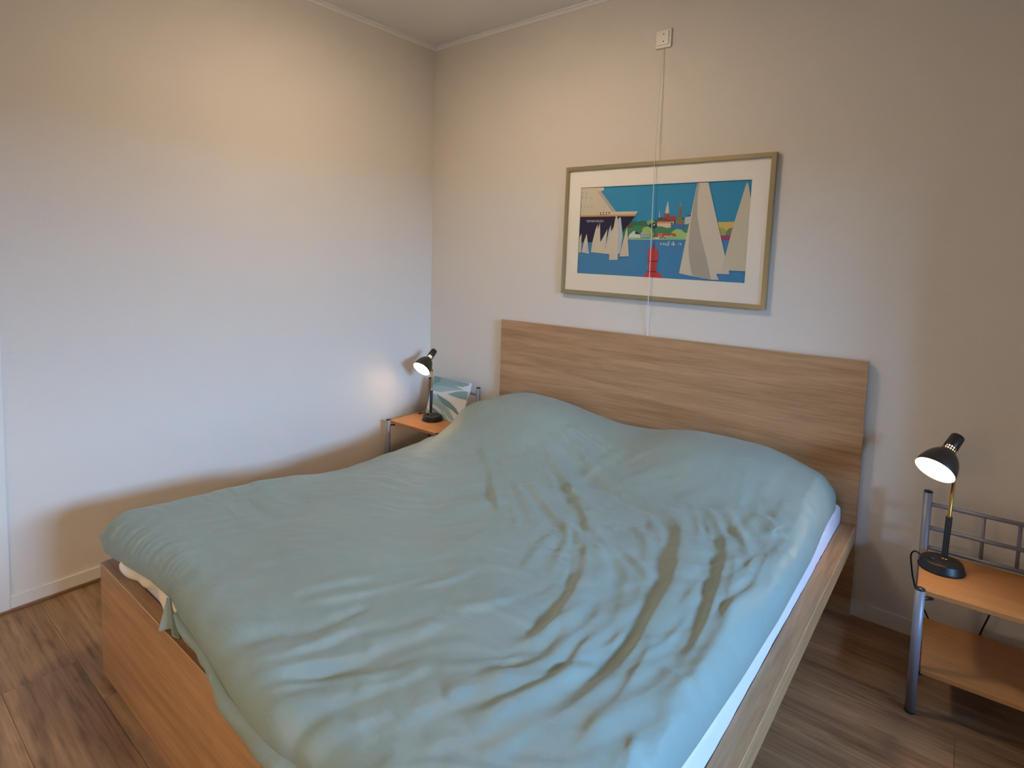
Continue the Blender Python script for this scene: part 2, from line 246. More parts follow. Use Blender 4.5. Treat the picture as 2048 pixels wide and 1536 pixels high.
def new_mat(name):
    mt = bpy.data.materials.new(name)
    mt.use_nodes = True
    return mt, mt.node_tree.nodes, mt.node_tree.links, mt.node_tree.nodes['Principled BSDF']

def plain(name, rgb, rough=.5, metal=0.0, spec=.5, bump=0.0, bscale=300, sheen=0):
    mt, n, l, b = new_mat(name)
    b.inputs['Base Color'].default_value = (*lin(rgb), 1)
    b.inputs['Roughness'].default_value = rough
    b.inputs['Metallic'].default_value = metal
    b.inputs['Specular IOR Level'].default_value = spec
    if sheen:
        b.inputs['Sheen Weight'].default_value = sheen
    tc = n.new('ShaderNodeTexCoord')
    nz = n.new('ShaderNodeTexNoise')
    nz.inputs['Scale'].default_value = bscale
    nz.inputs['Detail'].default_value = 3
    l.new(tc.outputs['Object'], nz.inputs['Vector'])
    mix = n.new('ShaderNodeMix')
    mix.data_type = 'RGBA'
    mix.inputs['A'].default_value = (*[v * .94 for v in lin(rgb)], 1)
    mix.inputs['B'].default_value = (*[min(1, v * 1.05) for v in lin(rgb)], 1)
    l.new(nz.outputs['Fac'], mix.inputs['Factor'])
    l.new(mix.outputs['Result'], b.inputs['Base Color'])
    if bump:
        bp = n.new('ShaderNodeBump')
        bp.inputs['Strength'].default_value = bump
        bp.inputs['Distance'].default_value = .002
        l.new(nz.outputs['Fac'], bp.inputs['Height'])
        l.new(bp.outputs['Normal'], b.inputs['Normal'])
    return mt

def wood(name, dark, light, axis, rough=.45, grain=1.0, stretch=14, fine=160, rand=0.0, knots=False, spec=.4):
    """procedural veneer: noise stretched along the grain axis plus fine pores"""
    mt, n, l, b = new_mat(name)
    tc = n.new('ShaderNodeTexCoord')
    mp = n.new('ShaderNodeMapping')
    s = [stretch] * 3
    s['xyz'.index(axis)] = stretch * .07
    mp.inputs['Scale'].default_value = s
    src = tc.outputs['Object']
    if rand:
        oi = n.new('ShaderNodeObjectInfo')
        ad = n.new('ShaderNodeVectorMath')
        ad.operation = 'MULTIPLY_ADD'
        l.new(oi.outputs['Random'], ad.inputs[0])
        ad.inputs[1].default_value = (37, 53, 11)
        l.new(tc.outputs['Object'], ad.inputs[2])
        src = ad.outputs[0]
    l.new(src, mp.inputs['Vector'])
    n1 = n.new('ShaderNodeTexNoise')
    n1.inputs['Scale'].default_value = 1.0
    n1.inputs['Detail'].default_value = 6
    n1.inputs['Roughness'].default_value = .62
    n1.inputs['Distortion'].default_value = .6 * grain
    l.new(mp.outputs[0], n1.inputs['Vector'])
    mp2 = n.new('ShaderNodeMapping')
    s = [fine * 1.0] * 3
    s['xyz'.index(axis)] = fine * .035
    mp2.inputs['Scale'].default_value = s
    l.new(src, mp2.inputs['Vector'])
    n2 = n.new('ShaderNodeTexNoise')
    n2.inputs['Scale'].default_value = 1.0
    n2.inputs['Detail'].default_value = 3
    l.new(mp2.outputs[0], n2.inputs['Vector'])
    mx = n.new('ShaderNodeMath')
    mx.operation = 'MULTIPLY_ADD'
    l.new(n2.outputs['Fac'], mx.inputs[0])
    mx.inputs[1].default_value = .45
    l.new(n1.outputs['Fac'], mx.inputs[2])
    cr = n.new('ShaderNodeValToRGB')
    cr.color_ramp.elements[0].position = .48
    cr.color_ramp.elements[0].color = (*lin(dark), 1)
    cr.color_ramp.elements[1].position = .95
    cr.color_ramp.elements[1].color = (*lin(light), 1)
    l.new(mx.outputs[0], cr.inputs['Fac'])
    colout = cr.outputs['Color']
    if knots:
        n3 = n.new('ShaderNodeTexNoise')
        mp3 = n.new('ShaderNodeMapping')
        s = [7.0] * 3
        s['xyz'.index(axis)] = 1.5
        mp3.inputs['Scale'].default_value = s
        l.new(src, mp3.inputs['Vector'])
        l.new(mp3.outputs[0], n3.inputs['Vector'])
        n3.inputs['Detail'].default_value = 2
        r3 = n.new('ShaderNodeValToRGB')
        r3.color_ramp.elements[0].position = .52
        r3.color_ramp.elements[0].color = (1, 1, 1, 1)
        r3.color_ramp.elements[1].position = .80
        r3.color_ramp.elements[1].color = (.55, .52, .50, 1)
        l.new(n3.outputs['Fac'], r3.inputs['Fac'])
        mm = n.new('ShaderNodeMix')
        mm.data_type = 'RGBA'
        mm.blend_type = 'MULTIPLY'
        mm.inputs['Factor'].default_value = 1
        l.new(colout, mm.inputs['A'])
        l.new(r3.outputs['Color'], mm.inputs['B'])
        colout = mm.outputs['Result']
    if rand:
        mr = n.new('ShaderNodeMapRange')
        mr.inputs['To Min'].default_value = 1 - rand
        mr.inputs['To Max'].default_value = 1 + rand
        l.new(oi.outputs['Random'], mr.inputs['Value'])
        hs = n.new('ShaderNodeHueSaturation')
        l.new(mr.outputs[0], hs.inputs['Value'])
        l.new(colout, hs.inputs['Color'])
        colout = hs.outputs['Color']
    l.new(colout, b.inputs['Base Color'])
    b.inputs['Roughness'].default_value = rough
    b.inputs['Specular IOR Level'].default_value = spec
    bp = n.new('ShaderNodeBump')
    bp.inputs['Strength'].default_value = .12
    bp.inputs['Distance'].default_value = .001
    l.new(n2.outputs['Fac'], bp.inputs['Height'])
    l.new(bp.outputs['Normal'], b.inputs['Normal'])
    return mt

def obj(name, bm, mat, parent=None, smooth=False):
    me = bpy.data.meshes.new(name)
    bm.normal_update()
    bm.to_mesh(me)
    bm.free()
    for mt in (mat if isinstance(mat, (list, tuple)) else [mat]):
        me.materials.append(mt)
    if smooth:
        me.shade_smooth()
    o = bpy.data.objects.new(name, me)
    COL.objects.link(o)
    if parent:
        o.parent = parent
    return o

def tag(o, label=None, cat=None, group=None, kind=None):
    if label: o['label'] = label
    if cat: o['category'] = cat
    if group: o['group'] = group
    if kind: o['kind'] = kind
    return o

def empty(name, loc=(0, 0, 0), rotz=0):
    o = bpy.data.objects.new(name, None)
    o.empty_display_size = .05
    COL.objects.link(o)
    o.location = loc
    o.rotation_euler = (0, 0, rotz)
    return o

def box(bm, x0, x1, y0, y1, z0, z1, bevel=0.0, seg=2):
    v = [bm.verts.new(p) for p in ((x0, y0, z0), (x1, y0, z0), (x1, y1, z0), (x0, y1, z0), (x0, y0, z1), (x1, y0, z1), (x1, y1, z1), (x0, y1, z1))]
    fs = [bm.faces.new([v[i] for i in f]) for f in ((3, 2, 1, 0), (4, 5, 6, 7), (0, 1, 5, 4), (1, 2, 6, 5), (2, 3, 7, 6), (3, 0, 4, 7))]
    if bevel:
        es = list({e for f in fs for e in f.edges})
        bmesh.ops.bevel(bm, geom=es, offset=bevel, segments=seg, affect='EDGES', profile=.5)

def boxo(name, dims, mat, parent=None, bevel=0.0, seg=2):
    bm = bmesh.new()
    box(bm, *dims, bevel, seg)
    return obj(name, bm, mat, parent)

def frame_of(d):
    d = Vector(d).normalized()
    a = Vector((0, 0, 1)) if abs(d.z) < .95 else Vector((1, 0, 0))
    s = d.cross(a).normalized()
    return d, s, s.cross(d).normalized()

def lathe(bm, prof, origin, axis, n=40, close=False, mi=0):
    """prof: list of (distance along axis, radius)"""
    d, s, t = frame_of(axis)
    o = Vector(origin)
    rings = []
    for h, r in prof:
        if r < 1e-6:
            rings.append([bm.verts.new(o + d * h)])
        else:
            rings.append([bm.verts.new(o + d * h + (s * math.cos(2 * math.pi * i / n) + t * math.sin(2 * math.pi * i / n)) * r) for i in range(n)])
    for a, b in zip(rings, rings[1:]):
        for i in range(n):
            j = (i + 1) % n
            if len(a) == 1 and len(b) == 1: continue
            if len(a) == 1: f = bm.faces.new((a[0], b[j], b[i]))
            elif len(b) == 1: f = bm.faces.new((a[i], a[j], b[0]))
            else: f = bm.faces.new((a[i], a[j], b[j], b[i]))
            f.material_index = mi
            f.smooth = True
    return rings

def rod(bm, a, b, r, n=20):
    a, b = Vector(a), Vector(b)
    L = (b - a).length
    lathe(bm, [(0, 0), (0, r), (L, r), (L, 0)], a, b - a, n)

def catmull(pts, k=8):
    P = [Vector(p) for p in pts]
    P = [P[0] * 2 - P[1]] + P + [P[-1] * 2 - P[-2]]
    out = []
    for i in range(1, len(P) - 2):
        for j in range(k):
            t = j / k
            out.append(.5 * ((2 * P[i]) + (P[i + 1] - P[i - 1]) * t + (2 * P[i - 1] - 5 * P[i] + 4 * P[i + 1] - P[i + 2]) * t * t + (3 * P[i] - P[i - 1] - 3 * P[i + 1] + P[i + 2]) * t ** 3))
    out.append(P[-2])
    return out

def tube(bm, pts, r, n=8, k=8):
    path = catmull(pts, k)
    prev = None
    rings = []
    for i, p in enumerate(path):
        d = (path[min(i + 1, len(path) - 1)] - path[max(i - 1, 0)]).normalized()
        if prev is None:
            _, s, t = frame_of(d)
        else:
            s = (prev - d * prev.dot(d)).normalized()
            t = s.cross(d)
        prev = s
        rings.append([bm.verts.new(p + (s * math.cos(2 * math.pi * q / n) + t * math.sin(2 * math.pi * q / n)) * r) for q in range(n)])
    for a, b in zip(rings, rings[1:]):
        for i in range(n):
            f = bm.faces.new((a[i], b[i], b[(i + 1) % n], a[(i + 1) % n]))
            f.smooth = True
    bm.faces.new(rings[0])
    bm.faces.new(rings[-1][::-1])

def grid_mesh(name, V, nu, nv, mat, parent=None, faces_extra=None, smooth=True):
    idx = np.arange(nu * nv).reshape(nu, nv)
    q = np.stack([idx[:-1, :-1], idx[1:, :-1], idx[1:, 1:], idx[:-1, 1:]], -1).reshape(-1, 4)
    return quad_mesh(name, V, q, mat, parent, smooth)

def quad_mesh(name, V, q, mat, parent=None, smooth=True):
    me = bpy.data.meshes.new(name)
    me.vertices.add(len(V))
    me.vertices.foreach_set('co', np.asarray(V, dtype=np.float32).ravel())
    me.loops.add(len(q) * 4)
    me.loops.foreach_set('vertex_index', np.asarray(q, dtype=np.int32).ravel())
    me.polygons.add(len(q))
    me.polygons.foreach_set('loop_start', np.arange(len(q), dtype=np.int32) * 4)
    me.update(calc_edges=True)
    me.validate()
    me.materials.append(mat)
    if smooth: me.shade_smooth()
    o = bpy.data.objects.new(name, me)
    COL.objects.link(o)
    if parent: o.parent = parent
    return o

def ss(a, b, x):
    t = np.clip((x - a) / (b - a), 0, 1)
    return t * t * (3 - 2 * t)

# ------------------------------------------------------------------ materials
M_wall = plain('wall_paint', (222, 213, 200), .85, bump=.35, bscale=260, spec=.2)
M_ceil = plain('ceiling_paint', (234, 230, 224), .9, bump=.15, bscale=200, spec=.2)
M_trim = plain('trim_paint', (226, 220, 208), .45)
M_plinth = wood('plinth_wood', (112, 78, 50), (150, 110, 74), 'y')
M_floor = wood('laminate_oak', (112, 84, 60), (180, 144, 108), 'x', .45, 1.2, 9, 110, rand=.06, knots=True, spec=.2)
M_under = plain('underlay', (40, 28, 20), .9)
M_oak_x = wood('bed_oak_across', (148, 110, 74), (192, 151, 110), 'x', .42, .7, 24, 190)
M_oak_y = wood('bed_oak_along', (142, 104, 70), (186, 144, 104), 'y', .42, .7, 24, 190)
M_edge = wood('bed_oak_edge', (186, 146, 104), (216, 180, 138), 'x', .4)
M_beech = wood('beech_board', (164, 108, 58), (192, 134, 80), 'x', .4, .5, 8, 90)
M_steel = plain('silver_paint', (138, 138, 148), .42, .2)
M_black = plain('black_plastic', (20, 20, 21), .42)
M_rubber = plain('black_cable', (14, 14, 14), .6)
M_blackmetal = plain('black_enamel', (40, 32, 25), .36)
M_brass = plain('brass', (176, 136, 70), .28, 1.0)
M_white_in = plain('white_enamel', (244, 240, 230), .5)
M_plasticw = plain('white_plastic', (226, 218, 204), .3)
M_hole = plain('dark_hole', (24, 20, 18), .8)
M_sheet = plain('white_cotton', (208, 204, 212), .8, spec=.2, bump=.2, bscale=500)
M_cream = plain('cream_cotton', (226, 216, 198), .85, spec=.2, bump=.2, bscale=500)
M_frame = plain('champagne_metal', (172, 160, 128), .34, .75)
M_mat = plain('mat_board', (246, 241, 230), .8)
M_canvas = plain('white_canvas', (214, 214, 212), .8, bump=.2, bscale=700)

def duvet_mat(name, rgb):
    mt, n, l, b = new_mat(name)
    tc = n.new('ShaderNodeTexCoord')
    n1 = n.new('ShaderNodeTexNoise'); n1.inputs['Scale'].default_value = 6; n1.inputs['Detail'].default_value = 4
    l.new(tc.outputs['Object'], n1.inputs['Vector'])
    mix = n.new('ShaderNodeMix'); mix.data_type = 'RGBA'
    mix.inputs['A'].default_value = (*[v * .93 for v in lin(rgb)], 1)
    mix.inputs['B'].default_value = (*[v * 1.06 for v in lin(rgb)], 1)
    l.new(n1.outputs['Fac'], mix.inputs['Factor'])
    l.new(mix.outputs['Result'], b.inputs['Base Color'])
    b.inputs['Roughness'].default_value = .48
    b.inputs['Specular IOR Level'].default_value = .38
    b.inputs['Sheen Weight'].default_value = .12
    b.inputs['Sheen Roughness'].default_value = .4
    # weave plus soft ironing creases
    n2 = n.new('ShaderNodeTexNoise'); n2.inputs['Scale'].default_value = 900; n2.inputs['Detail'].default_value = 2
    l.new(tc.outputs['Object'], n2.inputs['Vector'])
    mp = n.new('ShaderNodeMapping'); mp.inputs['Scale'].default_value = (9, 26, 9); mp.inputs['Rotation'].default_value = (0, 0, R(28))
    l.new(tc.outputs['Object'], mp.inputs['Vector'])
    n3 = n.new('ShaderNodeTexNoise'); n3.inputs['Scale'].default_value = 1.6; n3.inputs['Detail'].default_value = 6; n3.inputs['Roughness'].default_value = .55; n3.inputs['Distortion'].default_value = 1.2
    l.new(mp.outputs[0], n3.inputs['Vector'])
    b1 = n.new('ShaderNodeBump'); b1.inputs['Strength'].default_value = .28; b1.inputs['Distance'].default_value = .006
    l.new(n3.outputs['Fac'], b1.inputs['Height'])
    b2 = n.new('ShaderNodeBump'); b2.inputs['Strength'].default_value = .12; b2.inputs['Distance'].default_value = .001
    l.new(n2.outputs['Fac'], b2.inputs['Height'])
    l.new(b1.outputs['Normal'], b2.inputs['Normal'])
    l.new(b2.outputs['Normal'], b.inputs['Normal'])
    return mt
M_duvet = duvet_mat('sage_cotton', (132, 147, 139))

def emit_mat(name, rgb, strength):
    mt, n, l, b = new_mat(name)
    b.inputs['Base Color'].default_value = (*rgb, 1)
    b.inputs['Emission Color'].default_value = (*rgb, 1)
    b.inputs['Emission Strength'].default_value = strength
    return mt
M_bulb = emit_mat('bulb_glow', (1.0, .72, .40), 52)
M_bulbneck = emit_mat('bulb_neck_glow', (1.0, .74, .45), 6)
M_globe = emit_mat('ceiling_globe', (1.0, .81, .62), 61)

def glass_mat(name, tint=(1, 1, 1), rough=.02):
    mt = bpy.data.materials.new(name)
    mt.use_nodes = True
    n, l = mt.node_tree.nodes, mt.node_tree.links
    n.clear()
    out = n.new('ShaderNodeOutputMaterial')
    tr = n.new('ShaderNodeBsdfTransparent'); tr.inputs[0].default_value = (*tint, 1)
    gl = n.new('ShaderNodeBsdfGlossy'); gl.inputs['Roughness'].default_value = rough
    fr = n.new('ShaderNodeFresnel'); fr.inputs['IOR'].default_value = 1.14
    mx = n.new('ShaderNodeMixShader')
    l.new(fr.outputs[0], mx.inputs[0]); l.new(tr.outputs[0], mx.inputs[1]); l.new(gl.outputs[0], mx.inputs[2])
    l.new(mx.outputs[0], out.inputs['Surface'])
    return mt
M_glass = glass_mat('pane_glass')

# ------------------------------------------------------------------ room shell
XW, YF, H = 4.6, -3.75, 2.6316
WX = -.012
def structure(o): return tag(o, kind='structure')
structure(boxo('wall_left', (WX - .12, WX, YF - .12, .12, -.1, H + .1), M_wall))
structure(boxo('wall_back', (WX - .0, XW + .12, 0, .12, -.1, H + .1), M_wall))
structure(boxo('wall_front', (WX - .0, XW + .12, YF - .12, YF, -.1, H + .1), M_wall))
wy0, wy1, wz0, wz1 = -2.4, -.95, 1.28, 2.15
bm = bmesh.new()
box(bm, XW, XW + .12, YF, wy0, -.1, H + .1)
box(bm, XW, XW + .12, wy1, 0, -.1, H + .1)
box(bm, XW, XW + .12, wy0, wy1, -.1, wz0)
box(bm, XW, XW + .12, wy0, wy1, wz1, H + .1)
structure(obj('wall_right', bm, M_wall))
# unseen wall block added to keep window daylight off the back wall's right end
structure(boxo('wall_light_blocker', (3.12, XW, -.53, 0, -.1, H + .1), M_wall))
structure(boxo('ceiling', (WX - .12, XW + .12, YF - .12, .12, H, H + .12), M_ceil))

# floor: base slab plus individually laid laminate planks
fl = structure(boxo('floor', (WX, XW, YF, 0, -.12, -.009), M_under))
random.seed(4)
pl_cache = {}
def plank_mesh(L, W):
    key = (round(L, 3), round(W, 3))
    if key not in pl_cache:
        b_ = bmesh.new()
        box(b_, -L / 2, L / 2, -W / 2, W / 2, -.008, 0, .0012, 1)
        me = bpy.data.meshes.new('plank')
        b_.to_mesh(me); b_.free()
        me.materials.append(M_floor)
        pl_cache[key] = me
    return pl_cache[key]
rows = []
yy = -.10
rows.append((0, -.10))
while yy > YF + .01:
    y2 = max(YF, yy - .2)
    rows.append((yy, y2))
    yy = y2
joints = {1: .9, 3: 2.66 - 1.28, 11: .47, 12: .22}
for i, (ya, yb) in enumerate(rows):
    W = ya - yb - .0006
    if W < .01: continue
    x = joints.get(i, random.uniform(.15, 1.2))
    cuts = [WX] + [x + 1.28 * k for k in range(4) if x + 1.28 * k < XW - .05] + [XW]
    for xa, xb in zip(cuts, cuts[1:]):
        L = xb - xa - .0006
        p = bpy.data.objects.new('plank', plank_mesh(L, W))
        COL.objects.link(p)
        p.parent = fl
        p.location = ((xa + xb) / 2, (ya + yb) / 2, 0)

# baseboards, coving, casing
structure(boxo('baseboard_left', (WX, WX + .011, -2.185, -.011, .012, .060), M_trim, bevel=.0015))
structure(boxo('baseboard_back', (WX, XW, -.011, 0, .0, .060), M_trim, bevel=.0015))
structure(boxo('trim_1', (WX, WX + .014, -3.7, -.011, 0, .014), M_plinth, bevel=.003))
dr = structure(empty('door_1', (WX, -2.185, 0)))
def dpart(name, d, mat, parent, bevel=.003):
    o = boxo(name, d, mat, None, bevel)
    o.data.transform(Matrix.Translation((-WX, 2.185, 0)))
    o.parent = parent
    return o
dpart('casing', (WX, WX + .0125, -2.255, -2.185, .012, 2.13), M_trim, dr)
dpart('casing', (WX, WX + .0125, -3.225, -3.155, .012, 2.13), M_trim, dr)
dpart('casing', (WX, WX + .0125, -3.155, -2.255, 2.06, 2.13), M_trim, dr)
lf = dpart('leaf', (WX, WX + .007, -3.152, -2.258, .014, 2.057), M_trim, dr, .002)
bm = bmesh.new()
rod(bm, (.006, -.13, 1.02), (.050, -.13, 1.02), .009, 16)
rod(bm, (.048, -.125, 1.02), (.048, -.245, 1.02), .009, 16)
obj('handle', bm, M_steel, lf)
def coving(name, along):
    b_ = bmesh.new()
    w, hh = .020, .018
    prof = [(0, 0)] + [(w * (1 - math.sin(a * math.pi / 2 / 6)) , -hh * (1 - math.cos(a * math.pi / 2 / 6))) for a in range(7)]
    prof = [(0, 0), (w, 0), (w, -.006)] + [(w - (w - .006) * math.sin(a * math.pi / 12), -.006 - (hh - .006) * (1 - math.cos(a * math.pi / 12))) for a in range(1, 7)] + [(.004, -hh - .004), (0, -hh - .004)]
    ends = []
    for e in (0, 1):
        ring = []
        for u, v in prof:
            if along == 'y': ring.append(b_.verts.new((WX + u, (YF if e else 0) , H + v)))
            else: ring.append(b_.verts.new(((XW if e else WX), -u, H + v)))
        ends.append(ring)
    k = len(prof)
    for i in range(k):
        b_.faces.new((ends[0][i], ends[0][(i + 1) % k], ends[1][(i + 1) % k], ends[1][i]))
    b_.faces.new(ends[0]); b_.faces.new(ends[1][::-1])
    bmesh.ops.recalc_face_normals(b_, faces=b_.faces)
    return structure(obj(name, b_, M_ceil))
coving('trim_3', 'y')
coving('trim_4', 'x')

# window in the right-hand wall (behind the camera's right shoulder)
win = structure(empty('window_1', (XW + .04, (wy0 + wy1) / 2, wz0)))
def wpart(name, d, mat, bevel=.003):
    o = boxo(name, d, mat, None, bevel)
    o.data.transform(Matrix.Translation((-win.location.x, -win.location.y, -win.location.z)))
    o.parent = win
    return o
for n_, d in (('frame_bar', (XW + .02, XW + .08, wy0, wy1, wz0, wz0 + .06)), ('frame_bar', (XW + .02, XW + .08, wy0, wy1, wz1 - .06, wz1)),
              ('frame_bar', (XW + .02, XW + .08, wy0, wy0 + .06, wz0 + .06, wz1 - .06)), ('frame_bar', (XW + .02, XW + .08, wy1 - .06, wy1, wz0 + .06, wz1 - .06)),
              ('mullion', (XW + .02, XW + .08, -1.65, -1.60, wz0 + .06, wz1 - .06))):
    wpart(n_, d, M_trim)
wpart('sill', (XW - .12, XW + .03, wy0 - .05, wy1 + .05, wz0 - .03, wz0 - .002), M_trim)
wpart('pane', (XW + .048, XW + .054, wy0 + .06, -1.65, wz0 + .06, wz1 - .06), M_glass, 0)
wpart('pane', (XW + .048, XW + .054, -1.60, wy1 - .06, wz0 + .06, wz1 - .06), M_glass, 0)

# unseen roller blind added to cut off daylight through the top of that window
rb = tag(empty('daylight_cut_blind', (XW - .02, (wy0 + wy1) / 2, wz1)), 'unseen half-lowered grey roller blind added to cut the window light', 'blind')
bl_w = (wy1 - wy0) / 2 + .06
bm = bmesh.new(); rod(bm, (0, -bl_w, .03), (0, bl_w, .03), .022, 20); obj('roller', bm, M_trim, rb)
boxo('fabric', (-.0225, -.0205, -bl_w + .02, bl_w - .02, -.40, .03), plain('blind_fabric', (120, 118, 116), .9), rb)
bm = bmesh.new(); rod(bm, (-.0215, -bl_w + .02, -.40), (-.0215, bl_w - .02, -.40), .008, 14); obj('bottom_rail', bm, M_trim, rb)

# flush ceiling lamp (its light is the disk light set at the top)
def ceiling_lamp(x, y, label):
    cl = tag(empty('ceiling_lamp', (x, y, H)), label, 'lamp')
    b_ = bmesh.new(); lathe(b_, [(0, 0), (0, .08), (.036, .085), (.040, .08), (.040, 0)], (0, 0, 0), (0, 0, -1), 48); obj('housing', b_, M_blackmetal, cl)
    b_ = bmesh.new(); lathe(b_, [(-.016, .085), (-.007, .125), (-.002, .136), (.002, .137), (.005, .132), (.009, .11), (.011, .07), (.012, 0)], (0, 0, -.056), (0, 0, -1), 48); obj('diffuser', b_, M_globe, cl)
ceiling_lamp(1.05, -1.15, 'flat round ceiling lamp with a black rim above the bed')

# unseen floor lamp added beyond the bed foot to warm and brighten the footboard
flp = tag(empty('footboard_fill_lamp', (1.65, -3.35, 0)), 'unseen floor lamp with a cream drum shade added to light the footboard', 'lamp')
bm = bmesh.new(); lathe(bm, [(0, 0), (0, .14), (.012, .14), (.02, .12), (.022, 0)], (0, 0, 0), (0, 0, 1), 40); obj('base', bm, M_black, flp)
bm = bmesh.new(); rod(bm, (0, 0, .02), (0, 0, 1.05), .009, 18); obj('pole', bm, M_brass, flp)
bm = bmesh.new(); lathe(bm, [(0, .16), (.26, .13), (.26, .128), (0, .158), (0, .16)], (0, 0, .98), (0, 0, 1), 48); obj('lamp_shade', bm, M_white_in, flp)
bm = bmesh.new(); lathe(bm, [(0, 0), (.01, .025), (.035, .035), (.07, .02), (.09, .013), (.09, 0)], (0, 0, 1.03), (0, 0, 1), 24); obj('bulb', bm, emit_mat('fill_bulb', (1.0, .74, .44), 3), flp)
fld = bpy.data.lights.new('footboard_fill_light', 'POINT'); fld.energy = 22; fld.color = (1.0, .74, .42); fld.shadow_soft_size = .05
flo = bpy.data.objects.new('footboard_fill_light', fld); COL.objects.link(flo); flo.parent = flp; flo.location = (0, 0, .99)

# ------------------------------------------------------------------ bed
BX0, BX1, YH, YFT, ZR = .587, 2.3302, -.0325, -2.062, .3665
bed = tag(empty('double_bed', ((BX0 + BX1) / 2, YFT, 0)), 'oak-veneer double bed frame with tall plain headboard and low footboard', 'bed')
def bpart(name, d, mat, bevel=.0015):
    o = boxo(name, d, mat, None, bevel)
    o.data.transform(Matrix.Translation((-bed.location.x, -bed.location.y, 0)))
    o.parent = bed
    return o
hb = bpart('headboard', (BX0, BX1, YH, -.0125, 0, 1.0), M_oak_x)
fb = bpart('footboard', (BX0, BX1, YFT, YFT + .039, 0, ZR), M_oak_x)
def strip(name, d, parent):
    o = boxo(name, d, M_edge, None, .0004, 1)
    o.data.transform(Matrix.Translation((-bed.location.x, -bed.location.y, 0)))
    o.parent = parent
strip('edge_band', (BX0, BX1, YH - .0004, -.0125, 1.0, 1.0006), hb)
strip('edge_band', (BX0, BX1, YFT - .0006, YFT + .0012, ZR - .0012, ZR + .0004), fb)
for x0, x1, xe in ((BX0, BX0 + .05, BX0), (BX1 - .05, BX1, BX1 - .0012)):
    rl = bpart('side_rail', (x0, x1, YFT + .039, YH, ZR - .066, ZR), M_oak_y)
    strip('edge_band', (xe, xe + .0014, YFT + .039, YH, ZR - .0012, ZR + .0004), rl)
bpart('slat_base', (BX0 + .05, BX1 - .05, YFT + .045, YH - .005, .17, .20), M_oak_y)
bpart('centre_beam', (1.43, 1.49, YFT + .039, YH, .10, .17), M_oak_y)

# ------------------------------------------------------------------ mattress under a white fitted sheet
mx0, mx1, my0, my1, mz0, mz1 = BX0 + .055, 2.279, YFT + .045, YH - .008, .2005, .438
def rounded_slab(name, x0, x1, y0, y1, z0, z1, r, nx, ny, mat, noise, parent=None):
    """closed slab: superellipse-rounded side, fine enough to carry wrinkles"""
    # profile from bottom centre to top centre, parametrised by (inset, z)
    prof = [(1.0, z0), (.3, z0), (r * .0 + .0, z0)]
    prof = [(.5, z0), (.02, z0), (.004, z0 + .01)]
    for k in range(10): prof.append((.0 + .004 * (k % 2) * 0, z0 + .02 + (z1 - r - z0 - .02) * k / 9))
    for k in range(1, 9):
        a = k / 8 * math.pi / 2
        prof.append((r * (1 - math.cos(a)), z1 - r + r * math.sin(a)))
    prof += [(.08, z1 + .002), (.2, z1 + .003), (.5, z1 + .003)]
    per = []
    def side(a, b, n): return [(a[0] + (b[0] - a[0]) * i / n, a[1] + (b[1] - a[1]) * i / n) for i in range(n)]
    base = side((0, 0), (1, 0), nx) + side((1, 0), (1, 1), ny) + side((1, 1), (0, 1), nx) + side((0, 1), (0, 0), ny)
    V = []
    for ins, z in prof:
        for u, v in base:
            xx0, xx1, yy0, yy1 = x0 + ins, x1 - ins, y0 + ins, y1 - ins
            x, y = xx0 + (xx1 - xx0) * u, yy0 + (yy1 - yy0) * v
            V.append((x, y, z))
    V = np.array(V)
    V = noise(V)
    k, nn = len(prof), len(base)
    idx = np.arange(k * nn).reshape(k, nn)
    nxt = np.roll(idx, -1, axis=1)
    q = np.stack([idx[:-1], nxt[:-1], nxt[1:], idx[1:]], -1).reshape(-1, 4)
    return quad_mesh(name, V, q, mat, parent)
mat_e = tag(empty('mattress', ((mx0 + mx1) / 2, (my0 + my1) / 2, mz0)), 'mattress in a white fitted sheet showing along the bed edges', 'mattress')
def mnoise(V):
    x, y, z = V.T
    k = ss(.30, .40, z) * (1 - ss(.5, .0, 0 * z))
    f = ss(.34, .42, z)
    d = .0035 * np.sin(y * 9 + 1) + .0025 * np.sin(y * 23 + z * 40) + .002 * np.sin(y * 61 + z * 25)
    head = np.exp(-((y + .38) / .10) ** 2)
    V[:, 0] += np.where(x > 2.0, (d * .6 - .004 * f + head * .006 * np.sin(y * 90 + z * 60)) * f, 0)
    V[:, 2] += f * (.002 * np.sin(x * 17 + y * 5))
    return V - np.array(mat_e.location)
rounded_slab('fitted_sheet', mx0, mx1, my0, my1, mz0, mz1, .022, 90, 220, M_sheet, mnoise, mat_e)
# thin cord whose bluish colour paints the shaded crease along the sheet's edge
bm = bmesh.new()
tube(bm, [(2.2655 + .0025 * math.sin(y * 9 + 1) - mat_e.location.x, y - mat_e.location.y, .4345 - mz0) for y in np.linspace(-2.0, -.35, 24)], .0011, 6, 3)
obj('crease_shade_line', bm, plain('crease_shade', (150, 168, 205), .8), mat_e)
